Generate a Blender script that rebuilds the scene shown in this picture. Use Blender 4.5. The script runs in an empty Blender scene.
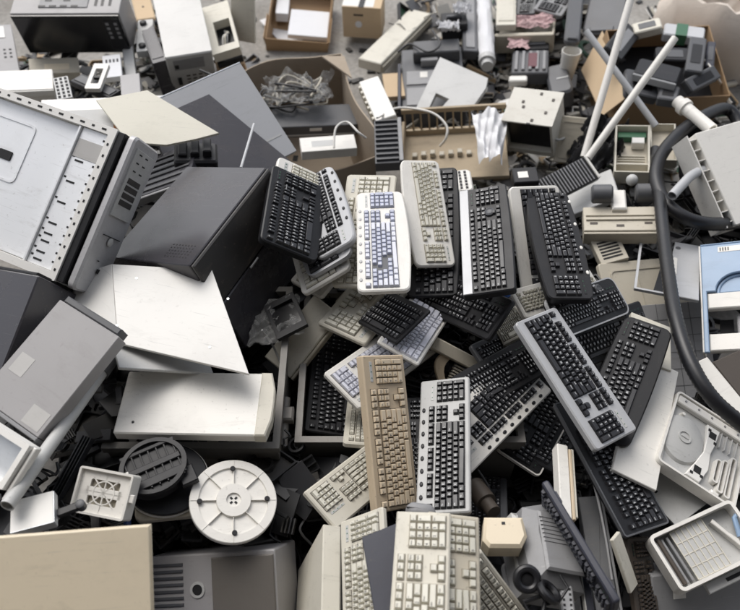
import bpy, math, random
from mathutils import Vector, Matrix, Quaternion
random.seed(7)
scene = bpy.context.scene
col = scene.collection
# poses: centre xyz, x axis, normal, length, depth, thickness (metres)
P = {
'K1':[0.197,1.8572,0.8563,0.1092,-0.9545,-0.2773,0.1913,-0.2536,0.9482,0.4241,0.1536,0.02],
'K2':[0.0438,1.6736,0.9191,-0.0199,0.9924,-0.1218,-0.033,0.1211,0.9921,0.5032,0.1747,0.02],
'K3':[-0.017,1.7945,0.8344,0.1051,0.9685,0.2257,-0.1238,-0.2124,0.9693,0.4549,0.1807,0.02],
'K4':[-0.2501,1.7796,0.9301,0.0335,0.9994,0.0091,0.5213,-0.0252,0.853,0.3525,0.2128,0.02],
'K5':[-0.1621,1.8388,0.8795,0.228,-0.9711,0.0711,-0.4644,-0.0443,0.8845,0.4095,0.1754,0.02],
'K6':[-0.1027,1.8066,0.7336,-0.5894,-0.7829,-0.1993,-0.2141,-0.0865,0.973,0.4231,0.1506,0.02],
'K8':[0.0228,1.6575,0.6574,-0.5236,-0.8487,0.0746,-0.0137,0.096,0.9953,0.4634,0.1929,0.02],
'K8b':[0.0385,1.7053,0.7061,-0.6774,-0.6064,-0.4164,-0.4988,-0.0374,0.8659,0.3728,0.1505,0.02],
'K9':[0.0734,1.4644,0.7686,0.5399,-0.7115,0.4497,-0.4552,0.2025,0.867,0.2272,0.16,0.02],
'K10':[0.1489,1.448,0.7195,0.4083,0.8609,-0.3035,0.3044,0.1851,0.9344,0.2979,0.1512,0.02],
'K11':[0.309,1.5407,0.7366,0.5132,-0.7096,0.4828,-0.6505,0.0454,0.7582,0.4,0.1548,0.02],
'K12':[0.3811,1.6726,0.9235,0.0472,0.9989,0.0053,-0.2851,0.0084,0.9585,0.4699,0.1704,0.02],
'K13':[0.2267,1.8272,0.7932,0.0373,0.9532,0.2999,-0.1821,-0.2886,0.94,0.5055,0.1842,0.02],
'K14':[0.6038,1.7751,0.7864,0.094,-0.8772,-0.4707,0.1656,-0.4525,0.8763,0.4157,0.1883,0.02],
'K15':[0.6322,1.7007,0.8673,0.0194,-0.9998,-0.01,0.0428,-0.0092,0.999,0.4854,0.1733,0.02],
'K16':[0.7291,1.5152,0.7561,0.7802,0.5364,-0.3217,0.465,-0.1534,0.8719,0.3677,0.1411,0.02],
'K17':[0.6236,1.2154,0.7994,0.4635,-0.8534,-0.2385,0.2634,-0.1243,0.9567,0.447,0.1724,0.02],
'K18':[0.8162,1.2637,0.7054,0.4684,0.8682,0.1641,-0.1363,-0.1125,0.9843,0.4458,0.1707,0.02],
'K19':[0.7271,1.0078,0.6407,-0.3428,0.9331,0.1085,0.2868,-0.006,0.958,0.4378,0.1725,0.02],
'K20':[0.4224,1.3066,0.6584,0.8553,0.5171,0.0325,0.0784,-0.1912,0.9784,0.2958,0.1425,0.02],
'K21':[0.3917,1.1855,0.6404,-0.6945,-0.717,0.0607,0.2123,-0.1236,0.9694,0.4305,0.1769,0.02],
'K22':[0.215,1.0137,0.7561,0.0774,0.9965,-0.0305,-0.2938,0.0521,0.9544,0.443,0.1529,0.02],
'K23':[0.0604,1.0478,0.7568,-0.0965,0.8799,0.4653,0.5545,-0.3407,0.7592,0.4509,0.1526,0.02],
'K24':[0.1093,0.4688,0.9739,0.0887,0.995,-0.0469,-0.1078,0.0564,0.9926,0.4975,0.1321,0.02],
'K24b':[0.1917,0.4695,0.9277,0.061,0.9937,0.0938,0.1927,-0.1039,0.9757,0.4932,0.1299,0.02],
'K40':[0.6665,1.2543,0.4227,-0.5484,-0.7974,0.252,0.1148,0.2267,0.9672,0.4321,0.1403,0.02],
'K41':[0.8256,1.4906,0.6259,0.804,0.5133,-0.3002,0.5007,-0.3122,0.8074,0.4408,0.1516,0.02],
'K42':[-0.0113,1.2642,0.5114,0.0268,0.8641,-0.5026,0.0759,0.4996,0.8629,0.436,0.1352,0.02],
'K43':[0.1471,1.0563,0.5776,0.0075,0.9997,0.0242,-0.0522,-0.0238,0.9984,0.4232,0.096,0.02],
'K44':[0.3632,0.918,0.4895,0.1646,0.7888,-0.5922,-0.0317,0.6043,0.7961,0.4317,0.1295,0.02],
'K46':[-0.2398,1.8505,0.8955,0.0613,0.997,0.0462,0.5091,-0.0711,0.8578,0.3579,0.2183,0.02],
'K47':[-0.1858,1.8039,0.8352,0.2416,-0.9665,0.0868,-0.4712,-0.0387,0.8812,0.4143,0.1821,0.02],
'K48':[-0.1986,1.7765,0.7909,0.2496,-0.9629,0.1024,-0.4674,-0.0272,0.8836,0.4173,0.1894,0.02],
'K25':[0.3295,0.531,0.6962,0.5755,-0.5267,-0.6256,0.1623,-0.6762,0.7186,0.3664,0.1495,0.02],
'K26':[-0.0166,0.603,0.7971,-0.0472,0.9988,-0.0163,-0.6221,-0.0166,0.7828,0.3521,0.1466,0.02],
'K27':[-0.0059,0.9813,0.6227,-0.6336,-0.7027,0.3238,0.3686,0.0938,0.9248,0.4259,0.1404,0.02],
'K28':[0.044,1.3674,0.6493,-0.6796,-0.7065,0.1975,0.253,0.0269,0.9671,0.3975,0.1662,0.02],
'K29':[-0.1317,1.4019,0.4688,0.0404,0.999,-0.0195,0.2206,0.0101,0.9753,0.4254,0.1665,0.02],
'K31':[0.4815,1.452,0.6185,0.7417,0.5896,-0.3197,0.4319,-0.0552,0.9002,0.3234,0.118,0.02],
'K32':[0.6526,1.605,0.7157,0.8608,0.4572,-0.2234,0.3139,-0.1316,0.9403,0.3667,0.1128,0.02],
'K32b':[0.4756,1.5035,0.6688,0.8678,0.2809,0.4098,-0.4455,0.0748,0.8921,0.1009,0.1352,0.02],
'K33':[0.5948,1.2593,0.4665,-0.5343,-0.8408,0.0871,0.1768,-0.0104,0.9842,0.4316,0.1613,0.02],
'K34':[0.9526,4.2369,0.3589,-0.191,-0.9681,-0.1619,-0.2259,-0.1172,0.9671,0.4306,0.114,0.02],
'K35':[1.1431,4.1887,0.3804,-0.4952,-0.8576,-0.1388,-0.0979,-0.1037,0.9898,0.4383,0.1779,0.02],
'K38':[0.7949,0.6683,0.5179,-0.0504,0.9354,0.35,0.573,-0.26,0.7772,0.2849,0.115,0.02],
'K30':[0.2688,1.3868,0.605,0.4571,0.749,0.4797,0.1463,-0.5953,0.7901,0.1459,0.1711,0.03],
'chassis':[-1.1293,1.7526,1.1142,0.9179,-0.3923,-0.0598,-0.1582,-0.5,0.8514,0.5603,0.507,0.2243],
'blackcase':[-0.6131,1.7811,0.931,0.8578,-0.3911,0.3335,-0.3092,0.1255,0.9427,0.3685,0.4823,0.3971],
'creamcase':[-0.5194,1.1255,0.79,0.9998,-0.0209,-0.0,0.0,0.0,1.0,0.4424,0.2127,0.04],
'greycase':[-0.889,1.1305,0.98,0.8405,-0.5402,-0.0428,-0.0892,-0.2159,0.9723,0.2329,0.3366,0.05],
'darkcase':[-1.1798,1.3496,0.93,0.9045,-0.3587,0.2306,-0.342,-0.2871,0.8948,0.3589,0.2958,0.18],
'sheetunder':[-0.6351,1.2756,0.8201,0.8451,0.2401,-0.4776,0.3539,0.4182,0.8366,0.2855,0.1614,0.01],
'frontbox':[-0.6567,0.5028,1.02,0.9962,0.0859,-0.0119,0.0545,-0.5136,0.8563,0.3392,0.2671,0.03],
'vcrbox':[-0.4378,0.6184,0.56,0.9795,-0.0113,0.2013,-0.1838,-0.4605,0.8685,0.3739,0.2637,0.2],
'disc':[-0.3842,0.8505,0.7185,0.9676,0.1067,-0.2287,0.2323,-0.0217,0.9724,0.2391,0.2425,0.02],
'fan':[-0.7156,0.8181,0.84,0.9754,-0.2124,0.0585,-0.1346,-0.3644,0.9215,0.1569,0.1207,0.05],
'grille':[-0.605,0.919,0.8,0.9646,0.2575,-0.057,0.0654,-0.024,0.9976,0.1862,0.1658,0.04],
'blackdisc':[-0.5855,0.9204,0.71,0.9693,0.1761,-0.1717,0.1888,-0.0852,0.9783,0.2305,0.2135,0.02],
'bluesheet':[-0.8476,0.7346,0.92,0.9612,0.2759,0.0045,-0.0164,0.0409,0.999,0.1028,0.0861,0.004],
'blackbracket':[-0.7638,0.7517,0.9,0.9114,0.4113,-0.0122,0.0095,0.0085,0.9999,0.0724,0.041,0.02],
'leftframe':[-0.9709,0.8672,1.0,0.8576,-0.5124,0.0451,-0.2197,-0.2857,0.9328,0.2143,0.1221,0.06],
'creamblock':[0.3527,0.7331,0.8,0.9992,-0.0199,0.0338,-0.0334,0.0216,0.9992,0.1153,0.0736,0.07],
'crtshell':[0.4958,0.7193,0.7601,0.9251,-0.029,-0.3787,0.3782,0.1595,0.9119,0.1548,0.2347,0.16],
'panelA':[0.8759,1.1579,0.6401,0.8987,-0.3914,-0.198,0.1996,-0.037,0.9792,0.1411,0.4686,0.015],
'panelB':[0.9613,1.4625,0.6301,0.9301,-0.2923,-0.2225,0.2509,0.0631,0.9659,0.1477,0.2112,0.02],
'prcover':[1.0506,1.0767,0.6001,0.8307,-0.4882,-0.2675,0.2946,-0.0222,0.9554,0.268,0.3064,0.05],
'greysheet':[0.9321,0.9927,0.52,0.5515,-0.8341,0.0125,-0.0932,-0.0468,0.9945,0.2332,0.1539,0.01],
'prtray':[0.9551,0.7568,0.63,0.9222,0.3712,0.1085,-0.0775,-0.0975,0.9922,0.2778,0.1664,0.06],
'greybase':[0.9745,0.6215,0.45,0.9875,0.1324,-0.0861,0.1485,-0.5942,0.7905,0.3167,0.2466,0.1],
'bluecover':[1.3149,1.671,0.6201,0.8783,-0.2287,0.4198,-0.4469,-0.081,0.8909,0.2139,0.4491,0.06],
'lever':[1.1562,1.2731,0.62,0.9172,0.3904,0.0798,-0.0488,-0.0887,0.9949,0.0622,0.2431,0.03],
'silverframe':[1.152,1.8779,0.5402,0.941,-0.3263,0.0894,-0.0087,0.2409,0.9705,0.228,0.3767,0.02],
'louver':[1.5725,2.3103,0.6601,0.9317,0.3632,0.0016,0.161,-0.4167,0.8947,0.3843,0.4099,0.14],
'tray49':[1.1761,2.5969,0.5201,0.9628,-0.2179,0.1599,-0.1634,0.002,0.9866,0.1485,0.3149,0.07],
'tray49b':[1.3564,2.702,0.4701,0.9663,-0.206,0.1544,-0.1612,-0.0169,0.9868,0.1127,0.2487,0.05],
'roller':[1.014,2.126,0.55,0.9783,-0.1385,0.1539,-0.1584,-0.0216,0.9871,0.2845,0.1312,0.07],
'lidbox':[0.7766,2.9212,0.501,0.8948,-0.4134,0.1689,-0.2563,-0.1655,0.9523,0.2367,0.1989,0.2356],
'plate51':[0.9951,2.8732,0.335,0.985,-0.1725,0.0,-0.1298,-0.7414,0.6583,0.1526,0.2258,0.02],
'paper':[0.5619,2.7849,0.42,0.9989,0.037,-0.029,0.0344,-0.1535,0.9876,0.1476,0.347,0.002],
'crate':[0.4206,2.864,0.2501,0.9912,-0.0606,0.1181,-0.1136,0.0717,0.9909,0.5231,0.3638,0.02],
'bluegrey':[0.3501,3.55,0.22,0.9955,-0.0266,0.0904,-0.0918,-0.0566,0.9942,0.3481,0.5339,0.12],
'finned':[0.0842,2.6686,0.5,0.9978,0.016,0.0637,-0.063,-0.0421,0.9971,0.1277,0.2866,0.05],
'wrapped':[0.6758,3.9654,0.3001,0.9902,-0.0669,0.1223,-0.1234,-0.0127,0.9923,0.0871,0.6334,0.07],
'darkslab':[0.5948,4.0345,0.2801,0.997,-0.0753,-0.0193,0.0174,-0.0266,0.9995,0.0859,0.6101,0.06],
'traybox':[0.8994,3.9151,0.3,0.9679,-0.1985,0.1541,-0.1634,-0.0311,0.9861,0.3365,0.1334,0.1],
'traywall':[0.8056,4.0872,0.34,0.9889,-0.1158,0.0931,-0.0987,-0.0437,0.9942,0.1134,0.3723,0.04],
'pinkcloth':[0.8578,3.8325,0.26,0.9901,-0.1344,0.0394,-0.046,-0.0457,0.9979,0.1057,0.1167,0.004],
'cartdev':[0.906,3.6633,0.25,0.9781,-0.1638,0.1283,-0.1298,0.002,0.9915,0.2021,0.2186,0.08],
'cartback':[0.9401,3.8431,0.2501,0.9742,-0.1547,0.1642,-0.165,0.008,0.9863,0.1931,0.1242,0.05],
'strip61':[0.0343,3.016,0.4801,0.9485,0.2605,0.1801,-0.1674,-0.0704,0.9834,0.1019,0.3136,0.05],
'tanbit':[0.1315,3.4879,0.22,0.9966,0.0788,0.0243,-0.02,-0.0543,0.9983,0.1085,0.2005,0.03],
'slab63':[1.3491,3.9399,0.42,0.9147,-0.3179,0.2496,-0.2843,-0.0669,0.9564,0.2132,0.4449,0.04],
'slab63b':[1.1567,3.8696,0.42,0.9756,-0.2164,0.0372,-0.049,-0.0493,0.9976,0.0854,0.5094,0.04],
'bin63':[1.1056,3.592,0.3601,0.9902,-0.1385,0.0197,-0.0274,-0.0535,0.9982,0.0996,0.184,0.18],
'shell63':[1.0424,3.506,0.25,0.9627,-0.0073,0.2703,-0.2704,-0.0271,0.9624,0.124,0.2517,0.12],
'devbox':[1.5761,3.431,0.4,0.9976,0.0687,0.0092,0.0104,-0.2789,0.9603,0.5678,0.4667,0.4],
'whitepanel2':[-1.0603,2.2525,0.9501,0.9759,0.1942,-0.0997,0.1233,-0.1131,0.9859,0.3248,0.2129,0.02],
'deskcase4':[-1.5358,2.7607,0.7601,0.9448,0.2893,-0.1538,0.1594,0.0041,0.9872,0.2848,0.1457,0.12],
'perf4':[-1.3414,2.7347,0.7401,0.9299,0.366,-0.036,0.0385,0.0004,0.9993,0.0629,0.1623,0.03],
'vcr5':[-1.5312,3.5244,0.7,1.0,0.0084,0.0,0.0017,-0.2054,0.9787,0.5458,0.1948,0.25],
'leftgrey6':[-1.9544,3.4887,0.4501,0.9124,0.3723,-0.1704,0.0928,0.2173,0.9717,0.1385,0.6824,0.1],
'case7':[-0.9687,3.4872,0.6216,0.9639,0.2663,0.0015,0.081,-0.2984,0.951,0.2347,0.4601,0.2734],
'darkslab8':[-1.1329,3.4477,0.5,0.9281,0.3683,0.0547,-0.0423,-0.0415,0.9982,0.0728,0.3401,0.22],
'plate9':[-1.1886,3.5273,0.5001,0.9899,0.141,0.0144,-0.0056,-0.0624,0.998,0.0807,0.2708,0.04],
'wood9':[-1.2613,3.8368,0.4801,0.9499,0.3089,-0.0479,0.0622,-0.0368,0.9974,0.1032,0.2354,0.02],
'strip9':[-1.2728,3.4521,0.46,0.9672,0.2542,0.0036,0.0056,-0.0356,0.9994,0.0516,0.4594,0.05],
'greybox9':[-1.0937,2.8725,0.6601,0.9731,0.2303,-0.0072,0.0148,-0.0312,0.9994,0.087,0.1508,0.06],
'bracket9':[-1.26,2.9358,0.6601,0.9166,0.3993,0.019,-0.0048,-0.0366,0.9993,0.0509,0.1839,0.03],
'blackstrip9':[-1.2756,2.9193,0.6201,0.537,0.8396,-0.0819,0.0322,0.0765,0.9965,0.0784,0.2527,0.03],
'panel9':[-1.6526,3.3725,0.4201,0.9372,0.3042,-0.1708,0.1717,0.024,0.9848,0.2434,0.1335,0.05],
'card9':[-1.2902,3.2209,0.5201,0.9671,0.253,-0.028,0.0347,-0.022,0.9992,0.0872,0.1839,0.03],
'creamtop10':[-0.6937,3.7171,0.49,0.9547,-0.2975,0.0,-0.2882,-0.9247,0.2486,0.1366,0.2684,0.02],
'bays10':[-0.8007,3.604,0.5001,0.9538,0.2414,0.1789,-0.153,-0.1222,0.9806,0.1488,0.4111,0.1],
'brown10':[-0.7773,3.5671,0.3201,0.9515,0.2564,0.1702,-0.1613,-0.0557,0.9853,0.1536,0.1418,0.2],
'case15':[-0.5845,2.4827,0.735,0.7744,0.6327,0.0,0.328,-0.4014,0.8552,0.3916,0.4437,0.03],
'psu16':[-0.6556,2.1703,0.8601,0.9802,0.1493,-0.1303,0.1239,0.0519,0.9909,0.1598,0.1174,0.08],
'dark16b':[-0.7733,2.1123,0.8201,0.9271,0.0331,0.3733,-0.3746,0.0516,0.9258,0.2519,0.2324,0.03],
'gaylord':[-0.3074,3.0244,0.46,0.9616,0.2745,0.0,0.0,-0.0,1.0,0.5059,0.6403,0.46],
'ingaylord':[-0.2795,3.0357,0.36,0.9889,0.1363,-0.0597,0.0634,-0.0227,0.9977,0.4168,0.1617,0.07],
'cartonG':[-0.1975,2.7515,0.42,0.9852,0.1659,-0.0436,0.044,0.0014,0.999,0.2612,0.1016,0.05],
'kraft':[-0.0411,4.2993,0.2599,0.9889,-0.1468,0.0222,-0.0244,-0.0131,0.9996,0.2422,0.1756,0.2091],
'openbox11':[-0.4434,4.3777,0.14,0.9974,-0.0425,-0.0585,0.0484,-0.2078,0.977,0.3912,0.5193,0.13],
'insheet11':[-0.3869,4.3028,0.1,0.9967,-0.0237,-0.0773,0.0756,-0.0647,0.995,0.2473,0.2644,0.03],
'inwhite11':[-0.5647,4.479,0.1201,0.9969,0.0137,-0.078,0.0784,-0.0347,0.9963,0.081,0.1854,0.06],
'floorpaper':[-0.5506,4.3216,0.012,0.8173,0.5759,-0.0179,0.0687,-0.0666,0.9954,0.1357,0.4086,0.004],
'longpanel13':[0.1598,4.0748,0.1601,0.8948,-0.4448,0.0387,0.0071,0.1008,0.9949,0.1482,0.7302,0.06],
'beigeboard69':[1.1147,1.8705,0.42,0.9863,0.1572,-0.0505,0.0994,-0.3213,0.9418,0.3789,0.2404,0.03],
'tiles':[1.1816,1.6,0.36,0.9963,0.0285,0.0815,-0.0611,-0.4353,0.8982,0.2465,0.3842,0.03],
'vent70':[0.9692,2.024,0.4801,0.9658,0.1977,0.168,-0.1375,-0.1591,0.9776,0.1139,0.1263,0.04],
'panel71':[0.9566,2.4056,0.42,0.8576,0.0189,0.514,-0.5142,0.0099,0.8576,0.261,0.1796,0.03],
'ventK36':[0.8424,2.3842,0.52,0.8749,0.4625,0.1437,0.0398,-0.3644,0.9304,0.2872,0.1165,0.03],
'blackbin68':[1.5324,2.5432,0.3601,0.9382,-0.2464,0.2429,-0.2327,0.0702,0.97,0.365,0.8715,0.3],
'creamedge18':[-0.2364,1.4988,0.6075,0.621,0.6427,0.4486,-0.1636,-0.4535,0.8761,0.2786,0.1198,0.03],
'plastic18':[-0.326,1.5183,0.6601,0.9619,0.1731,0.2114,-0.2136,-0.0061,0.9769,0.2001,0.2264,0.01],
'blackframe18':[-0.2884,1.5194,0.7001,0.8895,0.3803,0.2533,-0.2556,-0.0453,0.9657,0.0698,0.1974,0.02],
'whitebox26':[-0.1014,0.6189,0.72,0.954,-0.0111,-0.2996,0.299,0.1076,0.9482,0.051,0.3333,0.3],
'bluecrate':[-0.4722,0.7245,0.6001,0.9182,0.1312,-0.3739,0.3645,0.0904,0.9268,0.4301,0.5494,0.3],
'mouse':[0.1353,0.7822,0.82,0.993,0.1176,-0.0139,0.0132,0.0069,0.9999,0.0537,0.0282,0.03],
'stack39':[0.5638,0.9211,0.7001,0.9601,-0.1576,-0.2311,0.2453,0.0779,0.9663,0.0345,0.2459,0.04],
'strip38':[0.7175,0.7092,0.62,0.3376,-0.7001,-0.6292,0.6874,-0.2733,0.6729,0.1629,0.0496,0.012],
'greysub':[0.4162,0.6438,0.66,0.9968,0.0782,0.0138,-0.009,-0.0613,0.9981,0.1026,0.1085,0.03],
'silverbits':[0.5047,0.5528,0.74,0.997,-0.0488,0.0594,-0.0602,-0.0154,0.9981,0.0338,0.1536,0.03],
'bluestrip':[0.5734,0.5747,0.7,0.9991,-0.0308,0.0299,-0.0304,-0.0158,0.9994,0.0206,0.1777,0.06],
'sideboard':[0.6815,0.7452,0.5,0.971,-0.0225,0.2381,-0.2387,-0.0289,0.9707,0.0677,0.4192,0.3],
'd0':[1.331,3.4814,0.5001,0.4988,0.8552,-0.1404,0.439,-0.1096,0.8918,0.3696,0.1121,0.05],
'd1':[1.4454,3.214,0.5001,0.8978,-0.4403,0.0131,-0.0195,-0.0102,0.9998,0.2115,0.1416,0.05],
'd2':[1.5633,3.3741,0.49,0.9797,-0.1851,0.0768,-0.0801,-0.0102,0.9967,0.1668,0.1132,0.05],
'd3':[1.6616,3.3263,0.52,0.9447,-0.3246,0.0475,-0.0672,-0.0498,0.9965,0.0829,0.2838,0.05],
'd4':[1.6702,3.5699,0.5,0.9407,-0.3337,0.0604,-0.0579,0.0173,0.9982,0.2076,0.1106,0.05],
'd5':[1.4807,3.0904,0.4599,0.9114,-0.3954,0.1142,-0.1092,0.0353,0.9934,0.0925,0.1221,0.05],
'd6':[1.6705,3.1774,0.4799,0.8537,0.5144,0.0807,0.1692,-0.4207,0.8913,0.1996,0.0738,0.05],
'd7':[1.3772,3.1931,0.4401,0.9763,-0.1445,-0.1614,0.15,-0.0867,0.9849,0.1685,0.186,0.05],
'd8':[1.4833,3.6223,0.4999,0.9535,-0.0394,0.2989,-0.2999,-0.025,0.9536,0.1444,0.0889,0.05],
'd9':[1.7828,3.4213,0.4599,0.9439,-0.3103,0.1129,-0.1224,-0.0113,0.9924,0.0438,0.2198,0.05],
'ex1':[0.4929,3.9876,0.32,0.9975,0.0033,0.0704,-0.0703,-0.0122,0.9974,0.1491,0.1351,0.1],
'ex2':[0.6494,2.3327,0.6001,0.9976,0.0258,0.0646,-0.064,-0.0236,0.9977,0.1039,0.0894,0.06],
'ex3':[0.4003,2.3543,0.5501,0.9962,0.041,0.0766,-0.0756,-0.0245,0.9968,0.0659,0.1331,0.03],
}
LP = {
'pipe':[[-0.7948,1.2105,0.84],[-0.8884,0.7274,0.97]],
'pole1':[[1.1908,3.1818,0.95],[0.9743,2.6052,0.46]],
'pole2':[[1.032,3.2082,0.72],[1.3425,2.8008,0.48]],
'pole3':[[1.3475,2.9423,0.85],[0.9736,2.5519,0.5]],
'rod16':[[-0.4525,2.3336,0.86],[-0.4552,1.9885,0.94]],
'cyl47':[[1.3862,2.7123,0.66],[1.4676,2.5468,0.66]],
'hose1':[[1.6781,2.6061,0.5],[1.6896,2.7538,0.54],[1.6397,2.8097,0.57],[1.5247,2.7341,0.6],[1.3986,2.6241,0.62],[1.2909,2.5097,0.62],[1.2172,2.4001,0.62],[1.1753,2.2769,0.62],[1.1806,2.1482,0.62],[1.2471,2.0686,0.61],[1.3596,2.065,0.58],[1.5383,2.1544,0.5]],
'hose2':[[1.2856,2.6061,0.5],[1.2314,2.4179,0.56],[1.1578,2.1492,0.63],[1.1043,1.9037,0.66],[1.0533,1.6743,0.7],[1.0125,1.4683,0.74],[1.0093,1.2953,0.75],[1.0562,1.169,0.73],[1.1668,1.0859,0.68]],
'hose3':[[1.7375,2.6913,0.44],[1.6525,2.7322,0.5],[1.548,2.6949,0.53],[1.4556,2.6097,0.52],[1.3976,2.5083,0.48],[1.4139,2.3925,0.42]],
'wand':[[1.1822,2.1197,0.68],[1.2376,2.1822,0.68],[1.309,2.2576,0.67],[1.4482,2.3687,0.62]],
'cableA':[[0.0326,2.8086,0.52],[0.1394,3.042,0.4],[0.2946,2.984,0.42],[0.3701,2.9093,0.4],[0.3703,2.8607,0.36],[0.3462,2.8731,0.3]],
'cableG':[[-0.1658,2.6675,0.46],[-0.1578,2.761,0.5],[-0.1076,2.8048,0.5],[-0.0554,2.7322,0.5],[-0.0186,2.7262,0.47]],
'cableB':[[0.4868,0.6222,0.78],[0.502,0.5896,0.78],[0.4795,0.5631,0.77],[0.4422,0.5538,0.76]],
'cableC':[[1.7514,3.3911,0.44],[1.771,3.2597,0.44],[1.9691,3.4483,0.2],[2.1352,3.5819,0.02]],
'k37':[[0.4596,0.8495,0.84],[0.5852,0.5276,0.86]],
'phone1':[[0.3968,0.6057,0.8]],
'phone2':[[0.45,0.5767,0.79]],
'bag':[[2.0723,4.0043,0.3]],
'bluecap':[[0.4521,1.5347,0.8]],
'knob1':[[0.9554,2.2364,0.58]],
'knob2':[[1.138,2.2423,0.58]],
'ball':[[1.087,2.2988,0.6]],
'bin1':[[-0.81,1.049,0.66],[-0.284,1.0591,0.66]],
'bin2':[[-0.2345,1.1217,0.56],[0.4924,1.1288,0.56]],
'latch':[[-0.2781,1.2656,0.58],[-0.2715,1.1004,0.56]],
'brownbottle':[[0.3174,0.9552,0.58],[0.3577,0.8622,0.62]],
'whitebit58a':[[0.4448,3.834,0.34]],
'whitebit58b':[[0.5391,4.0227,0.34]],
'plasticG':[[-0.3612,3.112,0.42]],
'bottle':[[0.4789,2.2747,0.6],[0.5333,2.4306,0.56]],
'blackbag':[[1.1295,2.7574,0.36]],
'c1':[[-0.2859,1.0698,0.45],[-0.2551,0.9876,0.4],[-0.2591,0.8792,0.42],[-0.2213,0.8051,0.36],[-0.2306,0.6769,0.38]],
'c2':[[-0.1809,0.8312,0.42],[-0.2134,0.8484,0.5],[-0.1982,0.9055,0.5],[-0.2355,1.0392,0.44],[-0.2016,1.1204,0.42]],
'c3':[[0.3281,0.989,0.62],[0.3609,0.927,0.6],[0.3333,0.8633,0.58],[0.3906,0.8599,0.55]],
'c4':[[-0.3609,1.4566,0.7],[-0.3266,1.4444,0.6],[-0.2944,1.3626,0.55],[-0.3034,1.2504,0.58]],
'c5':[[0.6555,0.97,0.66],[0.6744,0.8931,0.62],[0.6809,0.7802,0.6],[0.6754,0.6667,0.6]],
'c6':[[0.3521,3.8178,0.35],[0.3894,3.6785,0.35],[0.3216,3.6321,0.33],[0.2273,3.7568,0.3],[0.1586,3.7088,0.28]],
'c7':[[0.9192,3.2415,0.3],[0.9494,3.1018,0.33],[0.8659,2.9522,0.36],[0.9136,2.8457,0.36],[1.0172,2.9806,0.3]],
'c8':[[-0.853,3.2152,0.5],[-0.7195,3.1482,0.5],[-0.7122,3.397,0.4],[-0.6478,3.4164,0.3],[-0.6386,3.7798,0.1],[-0.5758,3.8553,0.02]],
'c9':[[-0.3846,2.8988,0.45],[-0.338,2.9494,0.47],[-0.2495,2.9011,0.46],[-0.1949,2.9758,0.45],[-0.1352,2.9117,0.44]],
}
PP = {
'whitesheet':[[-0.8181,1.547,0.9311],[-0.498,1.5229,0.93],[-0.3522,1.1678,0.8791],[-0.7516,1.2695,0.891]],
'whitesheetfold':[[-0.8198,1.5473,0.9308],[-0.7532,1.2698,0.8907],[-1.0488,1.5236,0.86]],
'creampanel3':[[-1.0191,2.2953,1.0006],[-0.841,2.3572,1.0],[-0.5628,2.2032,0.9213],[-0.644,2.1702,0.9201],[-0.7489,2.1354,0.9209],[-0.8844,2.1344,0.9356]],
'navyboard':[[-0.0202,0.6876,0.87],[0.0689,0.724,0.87],[0.044,0.4442,0.87],[0.0209,0.4442,0.87]],
'flap':[[1.2819,3.7104,0.41],[1.2933,3.1174,0.41],[1.217,3.1712,0.2514],[1.1935,3.6244,0.22]],
'case16':[[-0.8656,2.3661,0.8538],[-0.6678,2.5795,0.82],[-0.3221,2.3465,0.6557],[-0.4341,2.243,0.6778],[-0.7639,2.1284,0.7761]],
'cover54':[[0.3773,3.5088,0.38],[0.6174,3.3199,0.38],[0.6028,3.256,0.3641],[0.5242,3.1393,0.3264],[0.368,3.1661,0.3061],[0.4113,3.2174,0.3241],[0.3465,3.2685,0.3241],[0.3013,3.1646,0.2947],[0.2346,3.176,0.286]],
}

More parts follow.
